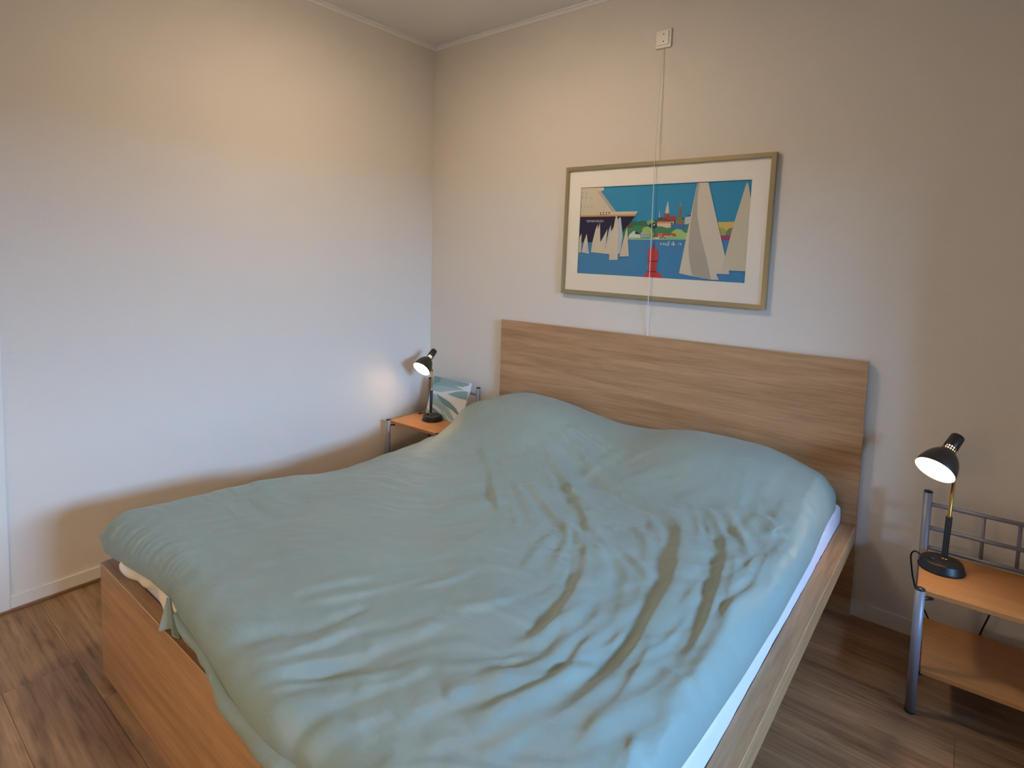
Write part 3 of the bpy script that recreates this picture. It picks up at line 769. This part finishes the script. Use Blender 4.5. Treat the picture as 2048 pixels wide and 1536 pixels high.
# crumpled end of the cream under-blanket at the foot
nu, nv = 70, 14
U, Vv = np.meshgrid(np.linspace(0, 1, nu), np.linspace(0, 1, nv), indexing='ij')
x = .715 + U * .40
a = Vv * math.pi * 1.05
bul = .018 + .008 * np.sin(U * 9 + 1) + .004 * np.sin(U * 23)
end = np.clip(U / .10, 0, 1) ** .5
yy_ = -2.005 - (bul * np.sin(a) + .008 * np.sin(U * 14 + Vv * 5) * np.sin(a)) * end - .004
zz_ = .402 + .030 * np.cos(a) * end + .005 * np.sin(U * 11 + Vv * 3) * end
ear = np.exp(-((U - .09) / .07) ** 2)
yy_ -= ear * .022 * np.sin(a)
zz_ += ear * .004 * np.cos(a)
crease = np.exp(-((U - .26 - .05 * Vv) / .018) ** 2) + np.exp(-((U - .62 - .08 * Vv) / .02) ** 2)
yy_ += crease * .012 * np.sin(a)
V = np.stack([x, yy_, zz_], -1).reshape(-1, 3)
bl = grid_mesh('under_blanket', V, nu, nv, M_cream)
mo = bl.modifiers.new('thickness', 'SOLIDIFY'); mo.thickness = .004
tag(bl, 'cream cotton under-blanket bunched up along the footboard', 'blanket')

# ------------------------------------------------------------------ pillows (make the two humps at the head)
def pillow(x0, x1, y0, y1, z0, h, label):
    n = 40
    U, W = np.meshgrid(np.linspace(-1, 1, n), np.linspace(-1, 1, n), indexing='ij')
    prof = np.clip((1 - np.abs(U) ** 2.6), 0, 1) ** .55 * np.clip((1 - np.abs(W) ** 2.6), 0, 1) ** .55
    X = (x0 + x1) / 2 + U * (x1 - x0) / 2 * (1 - .04 * (1 - W ** 2) * np.abs(U))
    Y = (y0 + y1) / 2 + W * (y1 - y0) / 2 * (1 - .05 * (1 - U ** 2) * np.abs(W))
    top = np.stack([X, Y, z0 + h * .35 + prof * h * .65], -1).reshape(-1, 3)
    bot = np.stack([X, Y, z0 + h * .35 - prof * h * .35], -1).reshape(-1, 3)
    idx = np.arange(n * n).reshape(n, n)
    q = np.stack([idx[:-1, :-1], idx[1:, :-1], idx[1:, 1:], idx[:-1, 1:]], -1).reshape(-1, 4)
    o = quad_mesh('pillow', np.concatenate([top, bot]), np.concatenate([q, q[:, ::-1] + n * n]), M_sheet)
    return tag(o, label, 'pillow', 'pillows under the duvet')
pillow(.70, 1.27, -.52, -.07, .446, .12, 'pillow making the left hump under the green duvet')
pillow(1.66, 2.236, -.50, -.09, .446, .115, 'pillow making the right hump under the green duvet')

# ------------------------------------------------------------------ duvet
dv = tag(empty('duvet', (1.43, -1.05, .445)), 'rumpled sage green duvet covering the whole double bed', 'duvet')
OFF = np.array(dv.location)
FOOT[0] = [.52, -2.046]; FOOT[1][1] = -2.066
foot = np.array(FOOT + [[1.85, -2.080], [1.98, -2.076], [2.12, -2.070], [2.3, -2.055]])
XL, YHD = .572, -.052
def y_foot(x): return np.interp(x, foot[:, 0], foot[:, 1])
def x_right(y):
    return np.interp(y, [-2.1, -1.75, -1.55, -1.3, -1.0, -.6, -.40, -.25, -.12, -.05], [2.240, 2.262, 2.272, 2.281, 2.286, 2.283, 2.276, 2.276, 2.272, 2.262])
def x_left(y):
    return np.interp(y, [-2.1, -2.05, -2.02, -1.97, -1.9, -1.6, -1.2, -.9, -.62, -.5, -.3, -.05], [.548, .532, .522, .520, .530, .572, .602, .608, .622, .612, .590, .60])
def humps(x, y):
    z = .15 * np.exp(-np.abs((x - .98) / .40) ** 2.6 - np.abs((y + .27) / .33) ** 2.6)
    z = z + .145 * np.exp(-np.abs((x - 1.9) / .36) ** 2.6 - np.abs((y + .25) / .30) ** 2.6)
    z = z + .035 * np.exp(-((x - 1.45) / .22) ** 2 - ((y + .22) / .22) ** 2)
    return z
def surf(x, y):
    z = .505 + humps(x, y)
    z = z - .058 * np.exp(-((x - .58) / .17) ** 2) * ss(-1.5, -1.15, y) * (1 - ss(-.56, -.40, y))
    z = z + .010 * np.sin(x * 4.1 + 1.0) * np.sin(y * 3.3 + .5) + .004 * np.sin(x * 9.7 + y * 6.1)
    z = z - .02 * ss(-1.65, -2.05, y) * ss(1.0, 1.5, x)
    return z
nu, nv = 400, 460
su = np.linspace(0, 1, nu)
sv = np.linspace(0, 1, nv)
# denser sampling near the rounded edges
su = su - .75 * np.sin(2 * np.pi * su) / (2 * np.pi)
sv = sv - .55 * np.sin(2 * np.pi * sv) / (2 * np.pi)
U, Vv = np.meshgrid(su, sv, indexing='ij')
Y0 = YHD + Vv * (-2.06 - YHD)
xl, xr = x_left(Y0), x_right(Y0)
X = xl + U * (xr - xl)
YFX = y_foot(X)
Y = YHD + Vv * (YFX - YHD)
eL, eR, eF, eH = X - xl, xr - X, Y - YFX, YHD - Y
def prof(e, r):
    q = np.clip(e / r, 0, 1)
    return np.sqrt(np.clip(1 - (1 - q) ** 2, 0, 1))
E = prof(eL, .085) * prof(eR, .06) * prof(eF, .075) * prof(eH, .11)
# height of the seam where upper and lower faces of the cover meet
wl_, wr_, wf_, wh_ = [1 / (e + .01) ** 2 for e in (eL, eR, eF, eH)]
zl = .412 + .02 * ss(-1.4, -1.7, Y) + .05 * np.exp(-((Y + .3) / .2) ** 2)
zr_ = .430 + .02 * np.exp(-((Y + .25) / .16) ** 2)
zf = .425 - .012 * ss(1.35, 1.6, X)
zh = .47 + humps(X, Y * 0 - .12) * .7
ZE = (wl_ * zl + wr_ * zr_ + wf_ * zf + wh_ * zh) / (wl_ + wr_ + wf_ + wh_)
ZS = surf(X, Y)
# traced folds: (height, left width, right width, polyline); small satellite creases run beside the big ones
fold = np.zeros_like(X)
rf = random.Random(11)
def crease(amp, wl, wr, pa, taper=.25, valley=.35):
    x0, y0 = pa.min(0) - .22
    x1, y1 = pa.max(0) + .22
    msk = (X > x0) & (X < x1) & (Y > y0) & (Y < y1)
    if not msk.any(): return
    px, py = X[msk], Y[msk]
    best = np.full(px.shape, 1e9); sd = np.zeros_like(px); tt = np.zeros_like(px)
    ns = len(pa) - 1
    for i in range(ns):
        ax, ay = pa[i]
        dx, dy = pa[i + 1] - pa[i]
        L2 = dx * dx + dy * dy + 1e-12
        t = np.clip(((px - ax) * dx + (py - ay) * dy) / L2, 0, 1)
        d = np.hypot(px - ax - t * dx, py - ay - t * dy)
        b = d < best
        best = np.where(b, d, best)
        sd = np.where(b, np.sign(dx * (py - ay) - dy * (px - ax)), sd)
        tt = np.where(b, (i + t) / ns, tt)
    ph = rf.uniform(0, 6)
    tap = ss(0, taper * .45, tt) * (1 - ss(1 - taper, 1, tt)) * (1 + .22 * np.sin(tt * 9 + ph))
    wob = 1 + .2 * np.sin(tt * 12 + ph)
    s = best * np.where(sd > 0, 1, -1)
    w = np.where(s > 0, wr, wl * wob)
    z = np.exp(-(s / w) ** 2) - valley * np.exp(-((s + wl * 1.9) / (wl * 1.2)) ** 2)
    fold[msk] += amp * tap * z
for amp, wl, wr, pts in FOLDS:
    pa = np.array([(p.x, p.y) for p in catmull([(p[0], p[1], 0) for p in pts], 5)])
    big = abs(amp) > .0085
    crease(amp * (.68 if amp > 0 else .85) * (1 if big else .9), max(.013, wl * 1.25), wr * 1.15, pa, .30)
    if big and amp > 0:
        n_ = len(pa)
        for k in range(7):
            a0 = rf.randint(0, max(1, n_ - 12)); a1 = min(n_, a0 + rf.randint(12, 22))
            if a1 - a0 < 4: continue
            seg = pa[a0:a1].copy()
            off = rf.choice((-1, 1)) * rf.uniform(.025, .085)
            dr = np.gradient(seg, axis=0); nrm = np.stack([-dr[:, 1], dr[:, 0]], -1); nrm /= np.linalg.norm(nrm, axis=1)[:, None] + 1e-9
            seg = seg + nrm * (off * np.linspace(.6, 1.35, len(seg)))[:, None]
            crease(rf.uniform(.0018, .0042), rf.uniform(.008, .013), rf.uniform(.018, .032), seg, .5, .3)
# loose small wrinkles: warped bands that follow the sweep of the cloth around the pillow humps
th = np.arctan2(Y + .35, X - .75)
rad = np.hypot((X - .75), (Y + .35) * .9)
wrp = rad + .05 * np.sin(th * 3.1 + rad * 4) + .03 * np.sin(X * 11 + Y * 7)
def vnoise(u, v, seed):
    g = np.random.RandomState(seed).rand(64, 64)
    iu, iv = np.floor(u).astype(int), np.floor(v).astype(int)
    fu, fv = u - iu, v - iv
    fu, fv = fu ** 3 * (fu * (fu * 6 - 15) + 10), fv ** 3 * (fv * (fv * 6 - 15) + 10)
    G = lambda a, b: g[a % 64, b % 64]
    return ((G(iu, iv) * (1 - fu) + G(iu + 1, iv) * fu) * (1 - fv) + (G(iu, iv + 1) * (1 - fu) + G(iu + 1, iv + 1) * fu) * fv) - .5
amt = .35 + .65 * ss(.45, .9, rad) * ss(-.1, -.6, Y)
fold += amt * (.0065 * vnoise(wrp * 11, th * 3.2 + 20, 1) + .0042 * vnoise(wrp * 23, th * 5.5 + 20, 2) + .0022 * vnoise(wrp * 52, th * 11 + 20, 3))
fold += .004 * vnoise(X * 9 + 5, Y * 9 + 40, 4) + .0016 * vnoise(X * 26 + 5, Y * 34 + 80, 5)
# pinch in the left edge just below the pillow
fold -= .02 * np.exp(-(((X - .66) + (Y + .60) * .5) / .02) ** 2 - ((Y + .60) / .07) ** 2)
ruffle = (.004 * np.sin(X * 210 + 2 * np.sin(X * 31)) + .003 * np.sin(X * 97 + 1)) * np.exp(-eF / .035) * (1 - ss(1.0, 1.1, X))
ruffle += .004 * np.sin(X * 37 + 1.5 * np.sin(X * 11)) * np.exp(-eF / .10) * ss(1.05, 1.2, X)
ruffle += .003 * np.sin(Y * 70 + 2 * np.sin(Y * 13)) * np.exp(-eR / .03) + .003 * np.sin(Y * 45 + 1) * np.exp(-eL / .05)
ZT = ZE + (ZS + fold + ruffle - ZE) * E
ZB = ZE + (.4425 + humps(X, Y) * .86 - ZE) * np.clip(E, 0, 1) ** 1.3 - .0015
ZB = np.minimum(ZB, ZT - .0005)
top = np.stack([X, Y, ZT], -1).reshape(-1, 3) - OFF
bot = np.stack([X, Y, ZB], -1).reshape(-1, 3) - OFF
idx = np.arange(nu * nv).reshape(nu, nv)
q = np.stack([idx[:-1, :-1], idx[:-1, 1:], idx[1:, 1:], idx[1:, :-1]], -1).reshape(-1, 4)[:, ::-1]
ring = np.concatenate([idx[:, 0], idx[-1, 1:], idx[-2::-1, -1], idx[0, -2:0:-1]])
nr = np.roll(ring, -1)
n0 = nu * nv
rim = np.stack([ring, nr, nr + n0, ring + n0], -1)
cov = quad_mesh('cover', np.concatenate([top, bot]), np.concatenate([q, q[:, ::-1] + n0, rim]), M_duvet, dv)
bmx = bmesh.new(); bmx.from_mesh(cov.data); bmesh.ops.recalc_face_normals(bmx, faces=bmx.faces); bmx.to_mesh(cov.data); bmx.free()

# lower layer of the open cover end, hanging just under the upper edge
nu, nv = 220, 14
xs = np.linspace(1.105, 2.20, nu)
yf = y_foot(xs)
hang = .038 + .004 * np.sin(xs * 19 + 1) + .002 * np.sin(xs * 53 + 1) + .010 * ss(1.38, 1.5, xs)
hang *= ss(1.07, 1.15, xs)
V = []
for i, x in enumerate(xs):
    over = float(ss(1.36, 1.47, x))
    for j in range(nv):
        t = j / (nv - 1)
        out = .005 + .012 * math.sin(t * math.pi) * (1 + .25 * math.sin(x * 23)) - .012 * (1 - over) * t
        V.append((x, yf[i] + .010 * (1 - t) - out + .0022 * math.sin(x * 61 + 2 * math.sin(x * 19) + t * 2) * t, .4195 - .006 * over - hang[i] * t * (1.0 if over > .5 else .95)))
V = np.array(V)
V[:, 2] = np.where(V[:, 1] > YFT - .003, np.maximum(V[:, 2], ZR + .0035), V[:, 2])
hemo = grid_mesh('hem', V - OFF, nu, nv, M_duvet, dv)
hemo.modifiers.new('thickness', 'SOLIDIFY').thickness = .0022
# gathered corner where the cover end gapes open
nu, nv = 60, 18
U, Vv = np.meshgrid(np.linspace(0, 1, nu), np.linspace(0, 1, nv), indexing='ij')
apex = np.array([1.040, -2.038, .430])
bx_ = 1.050 + U * .095
by_ = -2.0655 + .018 * U + .014 * np.sin(U * 11 + 1.5) * (1 - .3 * U)
bz_ = .3705 + .003 * np.sin(U * 17)
e = Vv ** .85
V = np.stack([apex[0] + U * .012 + (bx_ - apex[0] - U * .012) * e, apex[1] + (by_ - apex[1]) * e, apex[2] + (bz_ - apex[2]) * e], -1).reshape(-1, 3)
co = grid_mesh('corner_gather', V - OFF, nu, nv, M_duvet, dv)
co.modifiers.new('thickness', 'SOLIDIFY').thickness = .002

# ------------------------------------------------------------------ framed sailing poster
PW, PH = .9927, .6469
pic = tag(empty('framed_poster', (1.4675, 0, 1.4935)), 'champagne-framed poster of white sails and a ferry above the headboard', 'picture')
pic.rotation_euler = (0, R(.75), 0)
fy0, fy1 = -.023, -.002
fw = .020
def bar(pts):
    b_ = bmesh.new()
    v0 = [b_.verts.new((x, fy1, z)) for x, z in pts]
    v1 = [b_.verts.new((x, fy0, z)) for x, z in pts]
    b_.faces.new(v0[::-1]); b_.faces.new(v1)
    for i in range(4): b_.faces.new((v0[i], v0[(i + 1) % 4], v1[(i + 1) % 4], v1[i]))
    bmesh.ops.recalc_face_normals(b_, faces=b_.faces)
    bmesh.ops.bevel(b_, geom=list(b_.edges), offset=.0012, segments=2, affect='EDGES')
    return obj('frame_bar', b_, M_frame, pic)
w2, h2 = PW / 2, PH / 2
bar([(-w2, -h2), (w2, -h2), (w2 - fw, -h2 + fw), (-w2 + fw, -h2 + fw)])
bar([(-w2, h2), (w2, h2), (w2 - fw, h2 - fw), (-w2 + fw, h2 - fw)])
bar([(-w2, -h2), (-w2, h2), (-w2 + fw, h2 - fw), (-w2 + fw, -h2 + fw)])
bar([(w2, -h2), (w2, h2), (w2 - fw, h2 - fw), (w2 - fw, -h2 + fw)])
boxo('backing', (-w2 + .006, w2 - .006, -.006, -.002, -h2 + .006, h2 - .006), M_mat, pic)
px0, px1, pz0, pz1 = -.4085, .4055, -.2165, .2175
bm = bmesh.new()
xs_, zs_ = (-w2 + .012, px0, px1, w2 - .012), (-h2 + .012, pz0, pz1, h2 - .012)
for i in range(3):
    for j in range(3):
        if i == 1 and j == 1: continue
        box(bm, xs_[i], xs_[i + 1], -.0125, -.0105, zs_[j], zs_[j + 1])
obj('mat_board', bm, M_mat, pic)
cols = []
bm = bmesh.new()
def puv(u, v): return px0 + u * (px1 - px0), pz0 + v * (pz1 - pz0)
def flat_print(polys, to3d, step):
    b_ = bmesh.new()
    cl_ = []
    for k, (c, pts) in enumerate(polys):
        c = tuple(c)
        if c not in cl_: cl_.append(c)
        vs = [b_.verts.new(to3d(min(1, max(0, u)), min(1, max(0, v)), k * step)) for u, v in pts]
        try:
            f = b_.faces.new(vs)
        except ValueError:
            continue
        f.material_index = cl_.index(c)
    b_.normal_update()
    bmesh.ops.triangulate(b_, faces=list(b_.faces), ngon_method='EAR_CLIP')
    return b_, [plain('ink', c, .75, spec=.25) for c in cl_]
sheet_front = -.0070
def to3(u, v, d):
    x, z = puv(u, v)
    return (x, sheet_front - d, z)
b_, ms = flat_print(POSTER, to3, .00003)
pr = obj('print', b_, ms, pic)
# ship's name on the bow (reads mirrored in the photograph) and the pencilled signature
fc = bpy.data.curves.new('bow_text', 'FONT')
fc.body = 'COLOR FANTASY'
fc.align_x = 'CENTER'
to = bpy.data.objects.new('bow_text', fc)
COL.objects.link(to)
bpy.context.view_layer.update()
me = bpy.data.meshes.new_from_object(to.evaluated_get(bpy.context.evaluated_depsgraph_get()))
bpy.data.objects.remove(to)
co_ = np.array([v.co[:] for v in me.vertices])
lo, hi = co_.min(0), co_.max(0)
tx0, tz0 = puv(.0462, .598)
tx1, tz1 = puv(.1640, .6245)
for v in me.vertices:
    a = (v.co.x - lo[0]) / (hi[0] - lo[0]); b = (v.co.y - lo[1]) / (hi[1] - lo[1])
    v.co = (tx1 - a * (tx1 - tx0), -.0105, tz0 + b * (tz1 - tz0))
me.materials.clear(); me.materials.append(plain('ink_white', (226, 222, 214), .75))
tn = bpy.data.objects.new('ship_name', me); COL.objects.link(tn); tn.parent = pr
bm = bmesh.new()
for s_ in SIGNATURE:
    p3 = [(*puv(*p),) for p in s_]
    tube(bm, [(x, -.0104, z) for x, z in p3], .0006, 5, 4)
tag(obj('signature', bm, plain('ink_pencil', (120, 168, 200), .8), pr), kind='stuff')
boxo('glass', (-w2 + .012, w2 - .012, -.0165, -.0145, -h2 + .012, h2 - .012), M_glass, pic)

# ------------------------------------------------------------------ wall pull switch and its cord
sw = tag(empty('pull_switch', (1.4575, 0, 2.368)), 'square white wall switch plate with a long white pull cord', 'switch')
boxo('plate', (-.038, .038, -.009, 0, -.042, .042), M_plasticw, sw, .004, 3)
boxo('rocker', (-.028, .026, -.013, -.008, -.028, .032), M_plasticw, sw, .0015)
for z in (.018, -.014):
    bm = bmesh.new(); lathe(bm, [(0, 0), (0, .0026), (.0008, .0026), (.0008, 0)], (.002, -.0131, z), (0, -1, 0), 14); obj('screw_hole', bm, M_hole, sw)
bm = bmesh.new()
x0_, z0_ = 1.4575, 2.368
path = [(1.459, -.006, 2.328), (1.458, -.014, 2.29), (1.456, -.024, 2.10), (1.453, -.0285, 1.86), (1.4535, -.0285, 1.6), (1.454, -.0285, 1.35), (1.4535, -.028, 1.19), (1.451, -.017, 1.10), (1.449, -.0068, 1.0), (1.449, -.0065, .9)]
tube(bm, [(x - x0_, y, z - z0_) for x, y, z in path], .0016, 8, 8)
obj('cord', bm, plain('white_cord', (236, 228, 214), .6), sw)

# ------------------------------------------------------------------ bedside stands of silver tube with beech boards
def stand(loc, rz, label):
    t = tag(empty('bedside_stand', loc, rz), label, 'nightstand', 'pair of bedside stands')
    W, D, hf, hb_ = .386, .350, .390, .585
    r = .0128
    for (x, y, h) in ((0, 0, hf), (W, 0, hf), (0, D, hb_), (W, D, hb_)):
        b_ = bmesh.new(); rod(b_, (x, y, .006), (x, y, h), r, 28); p = obj('post', b_, M_steel, t)
        b_ = bmesh.new(); lathe(b_, [(0, 0), (0, r), (.003, r), (.0055, r * .8), (.0065, 0)], (x, y, h), (0, 0, 1), 28); obj('cap', b_, M_black, p)
        b_ = bmesh.new(); lathe(b_, [(0, 0), (0, r * 1.02), (.0075, r * 1.02), (.0075, 0)], (x, y, 0), (0, 0, 1), 28); obj('glide', b_, M_black, p)
    boxo('top_board', (-.008, W + .008, .018, D - .0135, .368, .3845), M_beech, t, .002)
    boxo('lower_board', (.016, W - .016, .0, D - .0135, .130, .1465), M_beech, t, .002)
    for z in (.545, .462, .392):
        b_ = bmesh.new(); rod(b_, (0, D, z), (W, D, z), .0072, 18); obj('back_rail', b_, M_steel, t)
    for x in (.149, .237):
        b_ = bmesh.new(); rod(b_, (x, D, .392), (x, D, .545), .0052, 14); obj('spindle', b_, M_steel, t)
    for z in (.362, .124):
        for x, sx in ((0, 1), (W, -1)):
            for y, sy in ((0, 1), (D, -1)):
                b_ = bmesh.new(); rod(b_, (x, y, z), (x + sx * .030, y + sy * .026, z), .0055, 12); obj('board_pin', b_, M_black, t)
    return t
stand((.077, -.422, 0), R(1.5), 'beech and silver-tube bedside stand in the far left corner')
stand((2.551, -.467, 0), R(2.0), 'beech and silver-tube bedside stand right of the bed')

# ------------------------------------------------------------------ reading lamps
def desk_lamp(base, rim_c, axis, pole_top, hbase, label, cord, group='pair of reading lamps'):
    bz = base[2]
    t = tag(empty('reading_lamp', base), label, 'lamp', group)
    O = Vector(base)
    L = lambda p: Vector(p) - O
    b_ = bmesh.new()
    lathe(b_, [(0, 0), (0, .0615), (.004, .0625), (.008, .060), (.026, .0555), (.0295, .053), (.031, .049), (.031, 0)], (0, 0, 0), (0, 0, 1), 56)
    bo = obj('base', b_, M_black, t)
    side = Vector((-.024, -.018, .031))
    b_ = bmesh.new(); lathe(b_, [(0, .008), (.004, .0075), (.008, .005), (.010, 0)], side, (0, 0, 1), 18); obj('switch_button', b_, M_black, bo)
    hb0 = L((hbase[0], hbase[1], bz + .030))
    pt = L(pole_top)
    ax = pt - hb0
    l_h = .142 / ax.normalized().z
    b_ = bmesh.new(); lathe(b_, [(0, 0), (0, .0088), (.006, .0088), (.008, .0082), (l_h - .002, .0088), (l_h, .008), (l_h, 0)], hb0, ax, 24); obj('handle', b_, M_black, t)
    b_ = bmesh.new(); lathe(b_, [(-.002, 0), (-.002, .0094), (.005, .0094), (.005, 0)], hb0, ax, 24); obj('collar', b_, M_brass, t)
    b_ = bmesh.new(); lathe(b_, [(l_h - .003, .0065), (l_h + .003, .0068), (l_h + .006, .0048), (ax.length, .0046), (ax.length, 0)], hb0, ax, 20); obj('pole', b_, M_brass, t)
    # head: axis points out of the opening; profile measured backwards from the rim
    A = Vector(axis).normalized()
    rc = L(rim_c)
    outer = [(0, .0560), (.003, .0564), (.010, .0556), (.022, .0536), (.036, .0502), (.050, .0452), (.062, .0390), (.072, .0318), (.079, .0250), (.083, .0212), (.086, .0200)]
    b_ = bmesh.new(); lathe(b_, outer, rc, -A, 56); sh = obj('shade', b_, M_blackmetal, t)
    inner = [(h + .0005, r - .0016) for h, r in outer[:-1]]
    b_ = bmesh.new(); lathe(b_, [outer[0], inner[0]] + inner[1:], rc, -A, 56); obj('lining', b_, M_white_in, sh)
    # vented neck: ring of thin ribs between shade and cap, the lit bulb neck shows between them
    _, s, u = frame_of(A)
    c0 = rc - A * .085
    for k in range(16):
        a = 2 * math.pi * k / 16
        d = s * math.cos(a) + u * math.sin(a)
        b_ = bmesh.new(); rod(b_, c0 + d * .0182, c0 - A * .017 + d * .0178, .0021, 6); obj('vent_rib', b_, M_blackmetal, sh)
    b_ = bmesh.new(); lathe(b_, [(0, .0205), (.0035, .0205), (.0035, .017), (0, .017), (0, .0205)], c0 - A * .006, -A, 32); obj('vent_ring', b_, M_blackmetal, sh)
    b_ = bmesh.new(); lathe(b_, [(.0, .0165), (.0, .0192), (.002, .0200), (.046, .0192), (.050, .0178), (.051, .014), (.051, 0)], c0 - A * .016, -A, 36); obj('cap', b_, M_blackmetal, sh)
    b_ = bmesh.new(); lathe(b_, [(0, 0), (0, .0135), (.020, .0135), (.020, 0)], c0 + A * .002, -A, 24); obj('bulb_neck', b_, M_bulbneck, t)
    b_ = bmesh.new()
    lathe(b_, [(0, 0), (.002, .010), (.007, .0165), (.015, .020), (.024, .019), (.034, .015), (.044, .013), (.058, .013), (.058, 0)], rc - A * .028, -A, 32)
    obj('bulb', b_, M_bulb, t)
    # knuckle joining pole and shade
    jp = rc - A * .062
    b_ = bmesh.new(); tube(b_, [pt - ax.normalized() * .004, pt, (pt + jp) / 2 + Vector((0, .004, .0)), jp], .0046, 10, 5); obj('knuckle', b_, M_brass, t)
    if cord:
        b_ = bmesh.new(); tube(b_, [L(p) for p in cord], .0026, 8, 8); obj('cord', b_, M_rubber, t)
    return t
ZT_ = .3846
desk_lamp((2.592, -.252, ZT_), (2.555, -.286, .712), (-.323, -.696, -.641), (2.604, -.234, .705), (2.597, -.240),
          'lit black reading lamp on the stand right of the bed',
          [(2.547, -.215, .392), (2.535, -.200, .392), (2.519, -.185, .392), (2.509, -.175, .372), (2.512, -.165, .330), (2.520, -.158, .280), (2.537, -.153, .222), (2.562, -.14, .165), (2.59, -.095, .085), (2.64, -.088, .055), (2.69, -.09, .090), (2.712, -.10, .17), (2.735, -.11, .27), (2.75, -.112, .352)])
desk_lamp((.240, -.222, ZT_), (.181, -.263, .685), (.058, -.764, -.642), (.222, -.214, .68), (.214, -.212),
          'lit black reading lamp on the stand in the far corner',
          [(.190, -.190, .394), (.165, -.165, .397), (.135, -.165, .399), (.112, -.185, .392), (.100, -.20, .3885), (.080, -.17, .3885), (.060, -.14, .385), (.052, -.125, .36), (.06, -.12, .31), (.10, -.13, .27), (.155, -.16, .26), (.20, -.19, .25), (.26, -.2, .20)])

# ------------------------------------------------------------------ leaf print canvas leaning on the left stand
cv = tag(empty('leaf_canvas', (.282, -.178, .3855)), 'small canvas of blue-green leaves leaning behind the corner lamp', 'picture')
cv.rotation_euler = (R(-17), 0, R(.5))
CW, CH = .296, .243
b_ = bmesh.new(); box(b_, -CW / 2, CW / 2, 0, .018, 0, CH, .002, 2); obj('stretcher_canvas', b_, M_canvas, cv)
b_, ms = flat_print(LEAVES, lambda u, v, d: (-CW / 2 + .001 + u * (CW - .002), -.0003 - d, .001 + v * (CH - .002)), .00004)
obj('leaf_print', b_, ms, cv)
